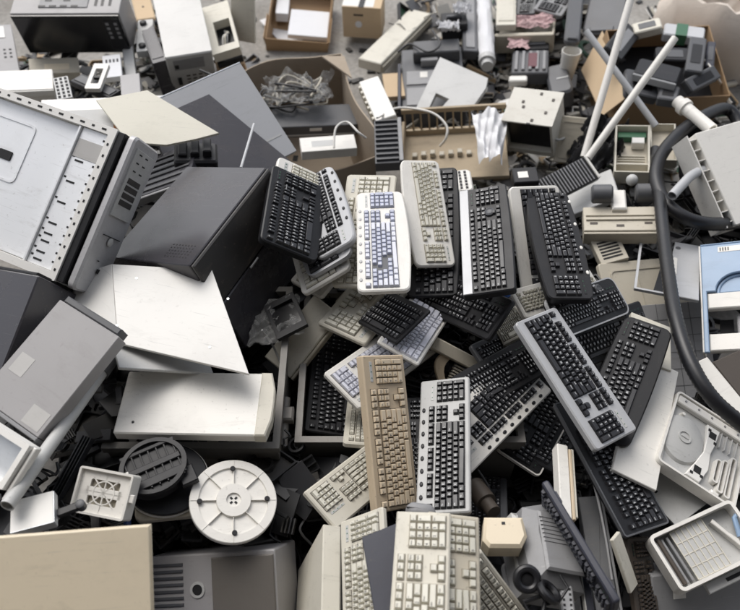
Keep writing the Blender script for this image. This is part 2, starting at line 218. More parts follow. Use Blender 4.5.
# ------------------------------------------------------------------ materials
MATS = {}
def newmat(name):
    m = bpy.data.materials.new(name); m.use_nodes = True
    return m, m.node_tree.nodes, m.node_tree.links, m.node_tree.nodes['Principled BSDF']
def rgb(c): return (c[0], c[1], c[2], 1)
def plastic(name, c, rough=.45, grime=.35, metal=0., var=.08, scale=7, dirt=(.09,.075,.055), bump=.08, scratch=0., spec=.5, stain=None):
    m, N, L, b = newmat(name)
    tc = N.new('ShaderNodeTexCoord'); oi = N.new('ShaderNodeObjectInfo')
    ad = N.new('ShaderNodeVectorMath'); ad.operation = 'ADD'
    sc = N.new('ShaderNodeVectorMath'); sc.operation = 'SCALE'; sc.inputs['Scale'].default_value = 37.
    cmb = N.new('ShaderNodeCombineXYZ')
    for i in range(3): L.new(oi.outputs['Random'], cmb.inputs[i])
    L.new(cmb.outputs[0], sc.inputs[0]); L.new(tc.outputs['Object'], ad.inputs[0]); L.new(sc.outputs[0], ad.inputs[1])
    n1 = N.new('ShaderNodeTexNoise'); n1.inputs['Scale'].default_value = scale; n1.inputs['Detail'].default_value = 8; n1.inputs['Roughness'].default_value = .68
    L.new(ad.outputs[0], n1.inputs['Vector'])
    r1 = N.new('ShaderNodeMapRange'); r1.inputs[1].default_value = .52; r1.inputs[2].default_value = .80; r1.inputs[4].default_value = grime*.55
    L.new(n1.outputs['Fac'], r1.inputs[0])
    n2 = N.new('ShaderNodeTexNoise'); n2.inputs['Scale'].default_value = scale*14; n2.inputs['Detail'].default_value = 4
    L.new(ad.outputs[0], n2.inputs['Vector'])
    # speckle of dirt
    r2 = N.new('ShaderNodeMapRange'); r2.inputs[1].default_value = .64; r2.inputs[2].default_value = .74; r2.inputs[4].default_value = grime*.8
    L.new(n2.outputs['Fac'], r2.inputs[0])
    mx = N.new('ShaderNodeMath'); mx.operation = 'MAXIMUM'; L.new(r1.outputs[0], mx.inputs[0]); L.new(r2.outputs[0], mx.inputs[1])
    # random brightness per object and per island
    ge = N.new('ShaderNodeNewGeometry')
    rr = N.new('ShaderNodeMath'); rr.operation = 'ADD'; L.new(oi.outputs['Random'], rr.inputs[0]); L.new(ge.outputs['Random Per Island'], rr.inputs[1])
    rm = N.new('ShaderNodeMapRange'); rm.inputs[1].default_value = 0; rm.inputs[2].default_value = 2; rm.inputs[3].default_value = 1-var; rm.inputs[4].default_value = 1+var
    L.new(rr.outputs[0], rm.inputs[0])
    hv = N.new('ShaderNodeHueSaturation'); hv.inputs['Color'].default_value = rgb(c); L.new(rm.outputs[0], hv.inputs['Value'])
    mix = N.new('ShaderNodeMix'); mix.data_type = 'RGBA'
    L.new(mx.outputs[0], mix.inputs[0]); L.new(hv.outputs[0], mix.inputs[6]); mix.inputs[7].default_value = rgb(stain or dirt)
    last = mix.outputs[2]
    mp0 = N.new('ShaderNodeMapping'); mp0.inputs['Scale'].default_value = (1.2, 5, 3); mp0.inputs['Rotation'].default_value = (0, 0, -.7)
    L.new(ad.outputs[0], mp0.inputs[0])
    n4 = N.new('ShaderNodeTexNoise'); n4.inputs['Scale'].default_value = 5; n4.inputs['Detail'].default_value = 12; n4.inputs['Roughness'].default_value = .75; n4.inputs['Distortion'].default_value = .6
    L.new(mp0.outputs[0], n4.inputs['Vector'])
    r4 = N.new('ShaderNodeMapRange'); r4.inputs[1].default_value = .55; r4.inputs[2].default_value = .72; r4.inputs[4].default_value = grime*.8; L.new(n4.outputs['Fac'], r4.inputs[0])
    mix4 = N.new('ShaderNodeMix'); mix4.data_type = 'RGBA'; L.new(r4.outputs[0], mix4.inputs[0]); L.new(last, mix4.inputs[6]); mix4.inputs[7].default_value = rgb(dirt); last = mix4.outputs[2]
    if scratch:
        mp = N.new('ShaderNodeMapping'); mp.inputs['Scale'].default_value = (3, 90, 30); mp.inputs['Rotation'].default_value = (0, 0, .5)
        L.new(ad.outputs[0], mp.inputs[0])
        n3 = N.new('ShaderNodeTexNoise'); n3.inputs['Scale'].default_value = 2.2; n3.inputs['Detail'].default_value = 3; L.new(mp.outputs[0], n3.inputs['Vector'])
        r3 = N.new('ShaderNodeMapRange'); r3.inputs[1].default_value = .66; r3.inputs[2].default_value = .74; r3.inputs[4].default_value = scratch; L.new(n3.outputs['Fac'], r3.inputs[0])
        mix2 = N.new('ShaderNodeMix'); mix2.data_type = 'RGBA'; L.new(r3.outputs[0], mix2.inputs[0]); L.new(last, mix2.inputs[6])
        lum = sum(c)/3; k = .25 if lum > .3 else lum*2+.12
        mix2.inputs[7].default_value = (k, k, k*.97, 1); last = mix2.outputs[2]
    L.new(last, b.inputs['Base Color'])
    rg = N.new('ShaderNodeMapRange'); rg.inputs[3].default_value = max(.05, rough-.1); rg.inputs[4].default_value = min(1, rough+.22)
    L.new(n1.outputs['Fac'], rg.inputs[0]); L.new(rg.outputs[0], b.inputs['Roughness'])
    b.inputs['Metallic'].default_value = metal; b.inputs['Specular IOR Level'].default_value = spec
    if bump:
        bp = N.new('ShaderNodeBump'); bp.inputs['Strength'].default_value = bump; bp.inputs['Distance'].default_value = .002
        L.new(n2.outputs['Fac'], bp.inputs['Height']); L.new(bp.outputs[0], b.inputs['Normal'])
    MATS[name] = m; return m
W_ = plastic('white_plastic', (.71,.69,.645), .4, .26, scratch=.25)
WM = plastic('white_painted_steel', (.74,.725,.69), .38, .16, scale=4, scratch=.35, bump=.03)
CR = plastic('cream_plastic', (.58,.55,.47), .5, .35)
CK = plastic('cream_keys', (.62,.60,.52), .45, .3, var=.12)
BG = plastic('beige_plastic', (.47,.43,.35), .5, .4)
BK = plastic('beige_keys', (.56,.52,.44), .5, .35, var=.16)
TN = plastic('tan_plastic', (.53,.43,.305), .5, .35)
TK = plastic('tan_keys', (.63,.525,.385), .5, .35, var=.14)
YB = plastic('yellowed_steel', (.72,.625,.47), .42, .2, scale=6, scratch=.2, bump=.03)
LG = plastic('light_grey_plastic', (.46,.46,.45), .45, .35, scratch=.15)
MG = plastic('grey_plastic', (.24,.24,.245), .45, .35, scratch=.15)
GP = plastic('grey_painted_steel', (.31,.30,.30), .4, .2, scale=4, scratch=.2, bump=.03)
DG = plastic('dark_grey_plastic', (.075,.077,.083), .42, .35, var=.15, dirt=(.16,.145,.12))
BL = plastic('black_plastic', (.014,.014,.016), .38, .2, var=.25, dirt=(.09,.082,.07), spec=.32)
BKK = plastic('black_keys', (.020,.020,.023), .32, .12, var=.35, dirt=(.10,.095,.085))
BC = plastic('black_case_paint', (.042,.040,.046), .2, .25, scale=5, dirt=(.11,.09,.07), scratch=.25, bump=.03)
BF = plastic('dusty_black_bezel', (.030,.028,.027), .42, .8, scale=4, dirt=(.12,.098,.078))
GL = plastic('gloss_black', (.008,.008,.009), .12, .06, dirt=(.05,.05,.045), bump=0)
SV = plastic('silver_plastic', (.44,.445,.455), .4, .2, metal=.15, bump=.03, scratch=.15)
ST = plastic('bare_steel', (.63,.65,.67), .34, .25, metal=.75, scale=5, bump=.03, scratch=.3, dirt=(.3,.29,.27))
ZN = plastic('zinc_sheet', (.83,.84,.85), .28, .5, metal=.25, scale=5, bump=.02, scratch=.3, dirt=(.36,.35,.33))
RS = plastic('worn_bin_steel', (.23,.22,.205), .55, .5, metal=.35, dirt=(.12,.075,.045))
NV = plastic('navy_plastic', (.028,.030,.045), .45, .3)
BU = plastic('pale_blue_plastic', (.24,.345,.49), .35, .18, bump=.03)
BCR = plastic('blue_crate_plastic', (.025,.05,.16), .5, .4)
LV = plastic('lavender_keys', (.42,.44,.535), .4, .25, var=.2)
WL = plastic('pale_lilac_keys', (.60,.61,.68), .4, .25, var=.1)
KR = plastic('cardboard', (.38,.26,.155), .9, .3, bump=.25, spec=.2, dirt=(.22,.14,.08))
KT = plastic('taupe_cardboard', (.36,.30,.235), .9, .35, bump=.25, spec=.2, dirt=(.2,.15,.1))
PT = plastic('pale_cardboard', (.55,.42,.28), .9, .2, bump=.2, spec=.2, dirt=(.35,.25,.15))
PA = plastic('paper', (.68,.68,.69), .85, .08, bump=.1, spec=.2)
RB = plastic('black_rubber', (.010,.010,.012), .34, .22, dirt=(.09,.085,.08))
WD = plastic('tray_board', (.36,.29,.20), .7, .45, bump=.2)
PK = plastic('pink_cloth', (.50,.35,.35), .9, .3, bump=.3, spec=.2)
GN = plastic('green_board', (.03,.12,.06), .4, .3)
WLL = plastic('dirty_shaded_key_well', (.24,.21,.165), .7, .4)  # membrane colour, darkened to carry the shade between the keys
BR = plastic('brown_plastic', (.055,.043,.034), .5, .45)
WB = plastic('beige_sacking', (.55,.49,.43), .85, .3, bump=.4, spec=.2)
FR = plastic('rust_stain', (.33,.15,.06), .8, .3)
LGD = plastic('dark_legend', (.05,.05,.055), .6, 0, bump=0)
LGW = plastic('pale_legend', (.62,.63,.63), .6, 0, bump=0)
HOLE = plastic('dark_opening', (.008,.008,.009), .7, .1, bump=0)
STK = plastic('sticker', (.44,.43,.415), .6, .15, bump=0)
# translucent plastic film
m, N, L, b = newmat('clear_film')
b.inputs['Base Color'].default_value = (.72,.72,.70,1); b.inputs['Roughness'].default_value = .22
b.inputs['Alpha'].default_value = .24; b.inputs['Transmission Weight'].default_value = .1
FILM = m
# concrete floor
m, N, L, b = newmat('dusty_concrete')
tc = N.new('ShaderNodeTexCoord')
n1 = N.new('ShaderNodeTexNoise'); n1.inputs['Scale'].default_value = 1.6; n1.inputs['Detail'].default_value = 10; n1.inputs['Roughness'].default_value = .7
n2 = N.new('ShaderNodeTexNoise'); n2.inputs['Scale'].default_value = 38; n2.inputs['Detail'].default_value = 6
L.new(tc.outputs['Object'], n1.inputs['Vector']); L.new(tc.outputs['Object'], n2.inputs['Vector'])
cr = N.new('ShaderNodeValToRGB'); cr.color_ramp.elements[0].position = .3; cr.color_ramp.elements[0].color = (.17,.155,.135,1)
cr.color_ramp.elements[1].position = .72; cr.color_ramp.elements[1].color = (.34,.325,.30,1); L.new(n1.outputs['Fac'], cr.inputs[0])
mx = N.new('ShaderNodeMix'); mx.data_type = 'RGBA'; mx.blend_type = 'OVERLAY'; mx.inputs[0].default_value = .45
L.new(cr.outputs[0], mx.inputs[6]); L.new(n2.outputs['Fac'], mx.inputs[7]); L.new(mx.outputs[2], b.inputs['Base Color'])
bp = N.new('ShaderNodeBump'); bp.inputs['Strength'].default_value = .3; bp.inputs['Distance'].default_value = .004
L.new(n2.outputs['Fac'], bp.inputs['Height']); L.new(bp.outputs[0], b.inputs['Normal']); b.inputs['Roughness'].default_value = .85
CONC = m
# mixed dark scrap: colour varies per piece
m, N, L, b = newmat('mixed_scrap')
ge = N.new('ShaderNodeNewGeometry'); cr = N.new('ShaderNodeValToRGB'); cr.color_ramp.interpolation = 'CONSTANT'
cr.color_ramp.elements[0].color = (.012,.012,.013,1); cr.color_ramp.elements[1].position = .45; cr.color_ramp.elements[1].color = (.03,.03,.033,1)
for p, c in ((.74,(.035,.034,.033,1)), (.86,(.03,.027,.024,1)), (.955,(.08,.076,.068,1)), (.985,(.2,.185,.16,1))):
    e = cr.color_ramp.elements.new(p); e.color = c
L.new(ge.outputs['Random Per Island'], cr.inputs[0]); L.new(cr.outputs[0], b.inputs['Base Color']); b.inputs['Roughness'].default_value = .5
SCRAP = m
m, N, L, b = newmat('mixed_pale_scrap')
ge = N.new('ShaderNodeNewGeometry'); cr = N.new('ShaderNodeValToRGB'); cr.color_ramp.interpolation = 'CONSTANT'
cr.color_ramp.elements[0].color = (.02,.02,.022,1); cr.color_ramp.elements[1].position = .25; cr.color_ramp.elements[1].color = (.07,.07,.075,1)
for p, c in ((.40,(.20,.19,.175,1)), (.55,(.38,.36,.32,1)), (.70,(.50,.47,.40,1)), (.82,(.66,.65,.62,1)), (.90,(.33,.24,.14,1)), (.96,(.04,.10,.06,1))):
    e = cr.color_ramp.elements.new(p); e.color = c
L.new(ge.outputs['Random Per Island'], cr.inputs[0]); L.new(cr.outputs[0], b.inputs['Base Color']); b.inputs['Roughness'].default_value = .55
SCRAP_PALE = m
# ------------------------------------------------------------------ mesh building
def rrect(l, d, r=.0, n=4, cx=0, cy=0):
    if r <= 0: return [(cx-l/2,cy-d/2),(cx+l/2,cy-d/2),(cx+l/2,cy+d/2),(cx-l/2,cy+d/2)]
    out = []
    for (sx, sy, a0) in ((1,-1,-90),(1,1,0),(-1,1,90),(-1,-1,180)):
        for i in range(n+1):
            a = math.radians(a0+90*i/n); out.append((cx+sx*(l/2-r)+r*math.cos(a), cy+sy*(d/2-r)+r*math.sin(a)))
    return out
def circle(r, n=32, cx=0, cy=0, ry=None):
    return [(cx+r*math.cos(2*math.pi*i/n), cy+(ry or r)*math.sin(2*math.pi*i/n)) for i in range(n)]
def inset(pl, t):
    n = len(pl); out = []
    for i in range(n):
        a, b_, c = Vector(pl[i-1]), Vector(pl[i]), Vector(pl[(i+1) % n])
        e1 = (b_-a); e2 = (c-b_)
        if e1.length < 1e-9: e1 = e2
        if e2.length < 1e-9: e2 = e1
        n1 = Vector((-e1.y, e1.x)).normalized(); n2 = Vector((-e2.y, e2.x)).normalized()
        d = n1+n2; d = d/max(.3, d.length_squared/2) if d.length > 1e-6 else n1
        q = b_ + d*t*1.0 if d.length < 3 else b_+n1*t
        out.append((q.x, q.y))
    return out
class MB:
    def __init__(s): s.v = []; s.f = []; s.m = []
    def add(s, vs, fs, m=0, M=None):
        o = len(s.v); s.v += [tuple(M @ Vector(p)) if M else tuple(p) for p in vs]
        s.f += [tuple(i+o for i in f) for f in fs]; s.m += [m]*len(fs); return s
    def slab(s, pl, z0, z1, ch=.0015, m=0, M=None):
        n = len(pl); ch = min(ch, (z1-z0)*.45)
        if ch > 0:
            ti = inset(pl, ch)
            rings = [(ti, z0), (pl, z0+ch), (pl, z1-ch), (ti, z1)]
        else: rings = [(pl, z0), (pl, z1)]
        vs = [(p[0], p[1], z) for (r, z) in rings for p in r]; fs = []
        for k in range(len(rings)-1):
            for i in range(n):
                j = (i+1) % n; fs.append((k*n+i, k*n+j, (k+1)*n+j, (k+1)*n+i))
        fs.append(tuple(range(n-1, -1, -1))); fs.append(tuple((len(rings)-1)*n+i for i in range(n)))
        return s.add(vs, fs, m, M)
    def box(s, x0, x1, y0, y1, z0, z1, ch=.001, m=0, M=None):
        return s.slab([(x0,y0),(x1,y0),(x1,y1),(x0,y1)], z0, z1, ch, m, M)
    def frame(s, out, inn, z0, z1, m=0, M=None):
        n = len(out); vs = [(p[0],p[1],z) for (r,z) in ((out,z0),(out,z1),(inn,z1),(inn,z0)) for p in r]; fs = []
        for k in range(4):
            for i in range(n):
                j = (i+1) % n; a, b_ = k*n, ((k+1) % 4)*n; fs.append((a+i, a+j, b_+j, b_+i))
        return s.add(vs, fs, m, M)
    def tube(s, pts, r, n=12, m=0, hollow=0, M=None, taper=None):
        P = [Vector(p) for p in pts]; vs = []; fs = []; up = None
        for i, p in enumerate(P):
            t = (P[min(i+1,len(P)-1)]-P[max(i-1,0)]).normalized()
            if up is None:
                up = Vector((0,0,1)) if abs(t.z) < .9 else Vector((1,0,0))
            a = t.cross(up).normalized(); up = a.cross(t).normalized()
            rr = r if taper is None else r*(1+(taper-1)*i/(len(P)-1))
            for k in range(n):
                an = 2*math.pi*k/n; vs.append(tuple(p+(a*math.cos(an)+up*math.sin(an))*rr))
        for i in range(len(P)-1):
            for k in range(n):
                j = (k+1) % n; fs.append((i*n+k, i*n+j, (i+1)*n+j, (i+1)*n+k))
        if hollow:
            o = len(vs); e = len(P)-1
            for idx in (0, e):
                q = P[idx]; t = (P[1]-P[0] if idx == 0 else P[e]-P[e-1]).normalized()
                base = idx*n; b2 = len(vs)
                for k in range(n): w = Vector(vs[base+k]); vs.append(tuple(q+(w-q)*hollow))
                for k in range(n): w = Vector(vs[base+k]); vs.append(tuple(q+(w-q)*hollow-t*(1 if idx else -1)*r*1.6))
                for k in range(n):
                    j = (k+1) % n
                    fs.append((base+k, base+j, b2+j, b2+k) if idx == 0 else (base+j, base+k, b2+k, b2+j)); fs.append((b2+k, b2+j, b2+n+j, b2+n+k))
                fs.append(tuple(b2+n+k for k in range(n)))
        else:
            fs.append(tuple(range(n-1,-1,-1))); fs.append(tuple((len(P)-1)*n+k for k in range(n)))
        return s.add(vs, fs, m, M)
    def lathe(s, prof, n=32, m=0, M=None, sx=1, sy=1):
        vs = []; fs = []
        for (r, z) in prof:
            for k in range(n):
                a = 2*math.pi*k/n; vs.append((r*math.cos(a)*sx, r*math.sin(a)*sy, z))
        for i in range(len(prof)-1):
            for k in range(n):
                j = (k+1) % n; fs.append((i*n+k, i*n+j, (i+1)*n+j, (i+1)*n+k))
        fs.append(tuple(range(n-1,-1,-1))); fs.append(tuple((len(prof)-1)*n+k for k in range(n)))
        return s.add(vs, fs, m, M)
    def mesh(s, name, mats, smooth=35):
        me = bpy.data.meshes.new(name); me.from_pydata(s.v, [], s.f)
        for mt in (mats if isinstance(mats, (list, tuple)) else [mats]): me.materials.append(mt)
        me.polygons.foreach_set('material_index', s.m)
        if smooth:
            me.shade_smooth(); me.set_sharp_from_angle(angle=math.radians(smooth))
        me.update(); return me
    def build(s, name, mats, parent=None, mat=None, smooth=35):
        o = bpy.data.objects.new(name, s.mesh(name, mats, smooth)); col.objects.link(o)
        if parent is not None: o.parent = parent
        if mat is not None: o.matrix_basis = mat
        return o
def pose(k):
    v = P[k]; x = Vector(v[3:6]); n = Vector(v[6:9]); y = n.cross(x)
    M = Matrix(((x.x,y.x,n.x,v[0]),(x.y,y.y,n.y,v[1]),(x.z,y.z,n.z,v[2]),(0,0,0,1)))
    return M, v[9], v[10], v[11]
def tag(o, label, cat, group=None, kind=None):
    o['label'] = label; o['category'] = cat
    if group: o['group'] = group
    if kind: o['kind'] = kind
    return o
def thing(name, label, cat, M=None, group=None):
    o = bpy.data.objects.new(name, None); o.empty_display_size = .05; col.objects.link(o)
    if M is not None: o.matrix_basis = M
    return tag(o, label, cat, group)
def T3(x, y, z): return Matrix.Translation((x, y, z))
def RX(a): return Matrix.Rotation(math.radians(a), 4, 'X')
def RY(a): return Matrix.Rotation(math.radians(a), 4, 'Y')
def RZ(a): return Matrix.Rotation(math.radians(a), 4, 'Z')
# ------------------------------------------------------------------ keyboards
GLY = {}
def glyph(ch):
    if ch not in GLY:
        cu = bpy.data.curves.new('glyph', 'FONT'); cu.body = ch; cu.size = 1; cu.offset = .022; cu.resolution_u = 2
        ob = bpy.data.objects.new('glyph', cu); me = ob.to_mesh()
        GLY[ch] = ([tuple(v.co) for v in me.vertices], [tuple(p.vertices) for p in me.polygons])
        ob.to_mesh_clear(); bpy.data.objects.remove(ob); bpy.data.curves.remove(cu)
    return GLY[ch]
def key_geo(mb, w, h, x=0, y=0, z=0, hh=.0085, text='', m=0, lm=1, g=.0010, tp=.0025):
    a, b_ = w/2-g, h/2-g
    rings = []
    for (ins, insb, zz) in ((0,0,0), (tp*.75,tp*.55,hh*.8), (tp*.95,tp*.8,hh*.96), (tp*1.25,tp*1.1,hh)):
        rings += [(x-a+ins,y-b_+insb,z+zz),(x+a-ins,y-b_+insb,z+zz),(x+a-ins,y+b_-insb*.6,z+zz),(x-a+ins,y+b_-insb*.6,z+zz)]
    fs = []
    for k in range(3):
        for i in range(4): fs.append((k*4+i, k*4+(i+1)%4, k*4+4+(i+1)%4, k*4+4+i))
    fs.append((12,13,14,15)); mb.add(rings, fs, m)
    if text:
        s = .0092 if len(text) == 1 else .0050
        vs, ff = glyph(text)
        if vs: mb.add([(x-a+tp*1.5+p[0]*s, y+b_-tp*1.4-s*.72+p[1]*s, z+hh+.0002) for p in vs], ff, lm)
ROWS = [[('`',1)]+[(c,1) for c in '1234567890-=']+[('<-',2)],
        [('Tab',1.5)]+[(c,1) for c in 'QWERTYUIOP[]']+[('\\',1.5)],
        [('Caps',1.75)]+[(c,1) for c in "ASDFGHJKL;'"]+[('Enter',2.25)],
        [('Shift',2.25)]+[(c,1) for c in 'ZXCVBNM,./']+[('Shift',2.75)],
        [('Ctrl',1.25),('Win',1.25),('Alt',1.25),('',6.25),('Alt',1.25),('Win',1.25),('Menu',1.25),('Ctrl',1.25)]]
def layout(compact=False, terminal=False):
    """list of (kind, text, x centre in u, y centre in v from the top, w, h)"""
    K = []
    if compact:
        for i in range(15): K.append(('function_key', 'Esc' if i == 0 else 'F%d' % i if i < 13 else '', .5+i, .4, 1, .8))
        y = 1.3
    else:
        K.append(('escape_key', 'Esc', .5, .5, 1, 1))
        for i in range(12): K.append(('function_key', 'F%d' % (i+1), 2.5+i+.5*(i//4), .5, 1, 1))
        for i in range(3): K.append(('navigation_key', ('Prt','Scr','Brk')[i], 15.75+i, .5, 1, 1))
        y = 1.85
        if terminal:
            for i in range(12): K.append(('function_key', 'F%d' % (i+13), 2.5+i+.5*(i//4), 1.5, 1, 1))
            for i in range(3): K.append(('navigation_key', '', 15.75+i, 1.5, 1, 1))
            for i in range(4): K.append(('number_pad_key', '', 19.5+i, 1.35, 1, 1))
            y = 3.0
    for r, row in enumerate(ROWS):
        x = 0
        for (t_, w) in row:
            kind = 'space_bar' if w > 6 else 'enter_key' if t_ == 'Enter' else 'shift_key' if t_ == 'Shift' else 'modifier_key' if w > 1 else 'key'
            K.append((kind, t_, x+w/2, y+r, w, 1)); x += w
    if compact: return K, 15, y+4.5
    for r in range(2):
        for i in range(3): K.append(('navigation_key', (('Ins','Home','PgUp'),('Del','End','PgDn'))[r][i], 15.75+i, y+r, 1, 1))
    K.append(('arrow_key', '', 16.75, y+3, 1, 1))
    for i in range(3): K.append(('arrow_key', '', 15.75+i, y+4, 1, 1))
    pad = [('Num',0,0,1,1),('/',1,0,1,1),('*',2,0,1,1),('-',3,0,1,1),('7',0,1,1,1),('8',1,1,1,1),('9',2,1,1,1),('+',3,1,1,2),('4',0,2,1,1),('5',1,2,1,1),('6',2,2,1,1),
           ('1',0,3,1,1),('2',1,3,1,1),('3',2,3,1,1),('Ent',3,3,1,2),('0',0,4,2,1),('.',2,4,1,1)]
    for (t_, cx, cy, w, h) in pad: K.append(('number_pad_key', t_, 19+cx+w/2, y+cy+(h-1)/2, w, h))
    return K, 23, y+4.5
KM = {}
def keyboard(id_, label, case, keym, leg, each=True, r=.012, b=.018, f=.022, s=.012, curve=0., bcurve=0., well=None, compact=False,
             missing=(), media=0, mmat=None, strip=None, palm=None, leds=True, dial=0, hh=.0085, th=.02, edge=None, group='keyboards dumped in a heap', cordmat=None, alt=None, terminal=False):
    M, Lx, D, _ = pose(id_)
    root = thing('keyboard', label, 'keyboard', M, group)
    # case outline with rounded corners and optional curved front/back
    base = rrect(Lx, D, r, 5); out = []
    for i in range(len(base)):
        p, q = base[i], base[(i+1) % len(base)]; out.append(p)
        if abs(q[0]-p[0]) > Lx*.5:
            for k in range(1, 12): out.append((p[0]+(q[0]-p[0])*k/12, p[1]))
    def bend(p):
        u_ = 2*p[0]/Lx; y = p[1]
        if y < 0: y += curve*u_*u_*(-y/(D/2))
        else: y -= bcurve*u_*u_*(y/(D/2))
        return (p[0], y)
    out = [bend(p) for p in out]
    MB().slab(out, -th, 0, min(.004, th*.3)).build('case', case, root)
    if edge: MB().frame([(p[0]*1.004, p[1]*1.012) for p in out], inset(out, .004), -th*.5, .0012).build('rim', edge, root)
    K, nu, nv = layout(compact, terminal)
    u = (Lx-2*s)/nu; v = (D-b-f)/nv; x0 = -Lx/2+s; yt = D/2-b
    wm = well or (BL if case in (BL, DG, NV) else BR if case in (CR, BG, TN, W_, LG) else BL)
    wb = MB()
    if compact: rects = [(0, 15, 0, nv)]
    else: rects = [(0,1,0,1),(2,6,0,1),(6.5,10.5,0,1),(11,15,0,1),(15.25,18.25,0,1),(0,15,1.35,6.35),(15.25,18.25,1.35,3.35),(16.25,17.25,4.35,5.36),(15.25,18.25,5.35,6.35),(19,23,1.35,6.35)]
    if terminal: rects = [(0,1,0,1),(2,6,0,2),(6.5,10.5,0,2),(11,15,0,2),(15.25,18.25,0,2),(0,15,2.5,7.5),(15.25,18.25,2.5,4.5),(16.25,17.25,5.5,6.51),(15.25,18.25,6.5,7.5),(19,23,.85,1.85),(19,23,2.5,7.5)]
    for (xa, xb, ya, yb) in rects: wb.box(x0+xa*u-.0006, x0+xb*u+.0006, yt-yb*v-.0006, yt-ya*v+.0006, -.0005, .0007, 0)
    wb.build('key_well', wm, root, smooth=0)  # membrane plate whose dark tone also stands for shade in the key gaps
    miss = set(missing)
    gs = {}
    rnd = random.Random(id_)
    for i, (kind, t_, cx, cy, w, h) in enumerate(K):
        if i in miss: continue
        km = keym
        if alt and kind in ('space_bar','enter_key','function_key','modifier_key','shift_key','escape_key'): km = alt
        x, y = x0+cx*u, yt-cy*v
        if each:
            kk = (round(w*u,5), round(h*v,5), t_, km.name, leg.name, hh)
            if kk not in KM:
                q = MB(); key_geo(q, w*u, h*v, text=t_, hh=hh); KM[kk] = q.mesh('key', [km, leg], 0)
            o = bpy.data.objects.new(kind, KM[kk]); col.objects.link(o); o.parent = root
            o.matrix_basis = T3(x+rnd.gauss(0,.00012), y+rnd.gauss(0,.00012), .0007-abs(rnd.gauss(0,.0005))) @ RZ(rnd.gauss(0,.6))
        else:
            nm = {'number_pad_key':'number_pad','arrow_key':'arrow_keys','navigation_key':'navigation_keys','function_key':'function_keys','escape_key':'function_keys','space_bar':'space_bar'}.get(kind,'main_keys')
            key_geo(gs.setdefault(nm, MB()), w*u, h*v, x, y, .0005, hh, t_)
    for nm, q in gs.items(): q.build(nm, [keym, leg], root, smooth=0)
    if palm:   # separate coloured palm rest strip along the front
        q = MB(); q.box(-Lx/2+.004, Lx/2-.004, -D/2+.003, -D/2+f-.004, -.004, .0035, .0015); q.build('palm_rest', palm, root)
    if strip: 
        q = MB(); q.box(-Lx/2+.003, Lx/2-.003, D/2-b+.003, D/2-.003, -.004, .003, .0012); q.build('back_strip', strip, root)
    for i in range(media):
        q = MB(); q.lathe([(.0052,0),(.0052,.002),(.004,.0032),(.001,.0036)], 14, sx=1.5)
        q.build('media_button', mmat or SV, root, T3(-Lx/2+.05+i*(Lx-.16)/max(1,media-1), D/2-b*.45, .002 if strip else -.0005))
    if leds and not compact:
        q = MB(); q.box(x0+19.4*u, x0+22.6*u, yt-.75*v, yt-.25*v, -.001, .0012, .0005); ip = q.build('indicator_panel', LG if case in (CR,BG,TN,W_,LG,SV) else BL, root)
        q = MB()
        for i in range(3): q.box(x0+(20+i)*u-.0015, x0+(20+i)*u+.0015, yt-.6*v, yt-.42*v, .001, .0018, 0)
        q.build('indicator_light', GN, ip)
    if dial:
        q = MB(); q.lathe([(.017,0),(.017,.005),(.012,.008),(.009,.006),(.001,.006)], 24); q.build('scroll_dial', DG if case is BL else SV, root, T3(x0+17*u, yt-4.0*v if dial == 1 else yt+.002, .0008))
    q = MB()
    for sx in (-1, 1): q.box(sx*(Lx/2-.05)-.016, sx*(Lx/2-.05)+.016, D/2-.03, D/2-.015, -th-.006, -th+.001, .001)
    q.build('foot', case, root)
    if cordmat:
        pts = [Vector((-.02+.01*i+.06*math.sin(i*.6), D/2-.005+.035*i, -.012-.012*i+.01*math.sin(i*1.1))) for i in range(9)]
        MB().tube(pts, .0026, 8).build('cord', cordmat, root)
    return root
KG = 'keyboards dumped in a heap'
keyboard('K1', 'cream white keyboard with wavy palm edge lying on top beside the dark gap', W_, CK, LGD, curve=.012, f=.05, b=.014, r=.02, well=WLL)
keyboard('K2', 'white keyboard with lavender blue keys, a few keys missing, on top of the heap', W_, LV, LGW, curve=.014, f=.045, b=.026, r=.022, media=9, mmat=LG, missing=(20,33,47,48,49,62), alt=WL, well=DG)
keyboard('K3', 'cream keyboard half hidden under the lavender keyed white one', CR, CK, LGD, r=.014, well=WLL)
keyboard('K4', 'black keyboard tipped steeply against the black computer case', BL, BKK, LGW, r=.02, f=.04, curve=.01, th=.028)
keyboard('K5', 'silver rimmed black keyboard tilted right, left of the lavender keyed one', SV, BKK, LGW, r=.03, curve=.02, bcurve=.012, b=.034, media=6, mmat=BL, th=.026)
keyboard('K6', 'off white keyboard whose number pad end pokes out beside the black case', W_, CK, LGD, each=False, well=WLL)
keyboard('K8', 'dirty cream keyboard under the olive one, number pad corner showing', CR, CK, LGD, each=False)
keyboard('K8b', 'olive cream keyboard wedged above a dirty cream one', BG, BK, LGD, each=False, r=.006)
keyboard('K9', 'small shiny black keyboard without number pad, lying below the lavender keyed one', BL, BKK, LGW, compact=True, f=.012, b=.02, s=.008, r=.008, th=.014)
keyboard('K10', 'small white keyboard with pale lilac keys under the small black one', W_, WL, LGD, compact=True, f=.012, b=.014, s=.008, r=.008, well=LG, th=.014)
keyboard('K11', 'black keyboard lying crosswise below the two upright ones', BL, BKK, LGW, each=False)
keyboard('K12', 'black keyboard with silver back strip and round dial, on top of the heap', BL, BKK, LGW, strip=SV, b=.036, f=.03, r=.01, dial=1, curve=.006, th=.03)
keyboard('K13', 'dark grey keyboard almost covered by the cream white wavy one', BL, BKK, LGW, each=False, dial=2, b=.03, curve=.01, r=.02)
keyboard('K14', 'white edged keyboard with black keys under the big black curved one', W_, BKK, LGW, each=False, f=.04, well=BL, r=.018)
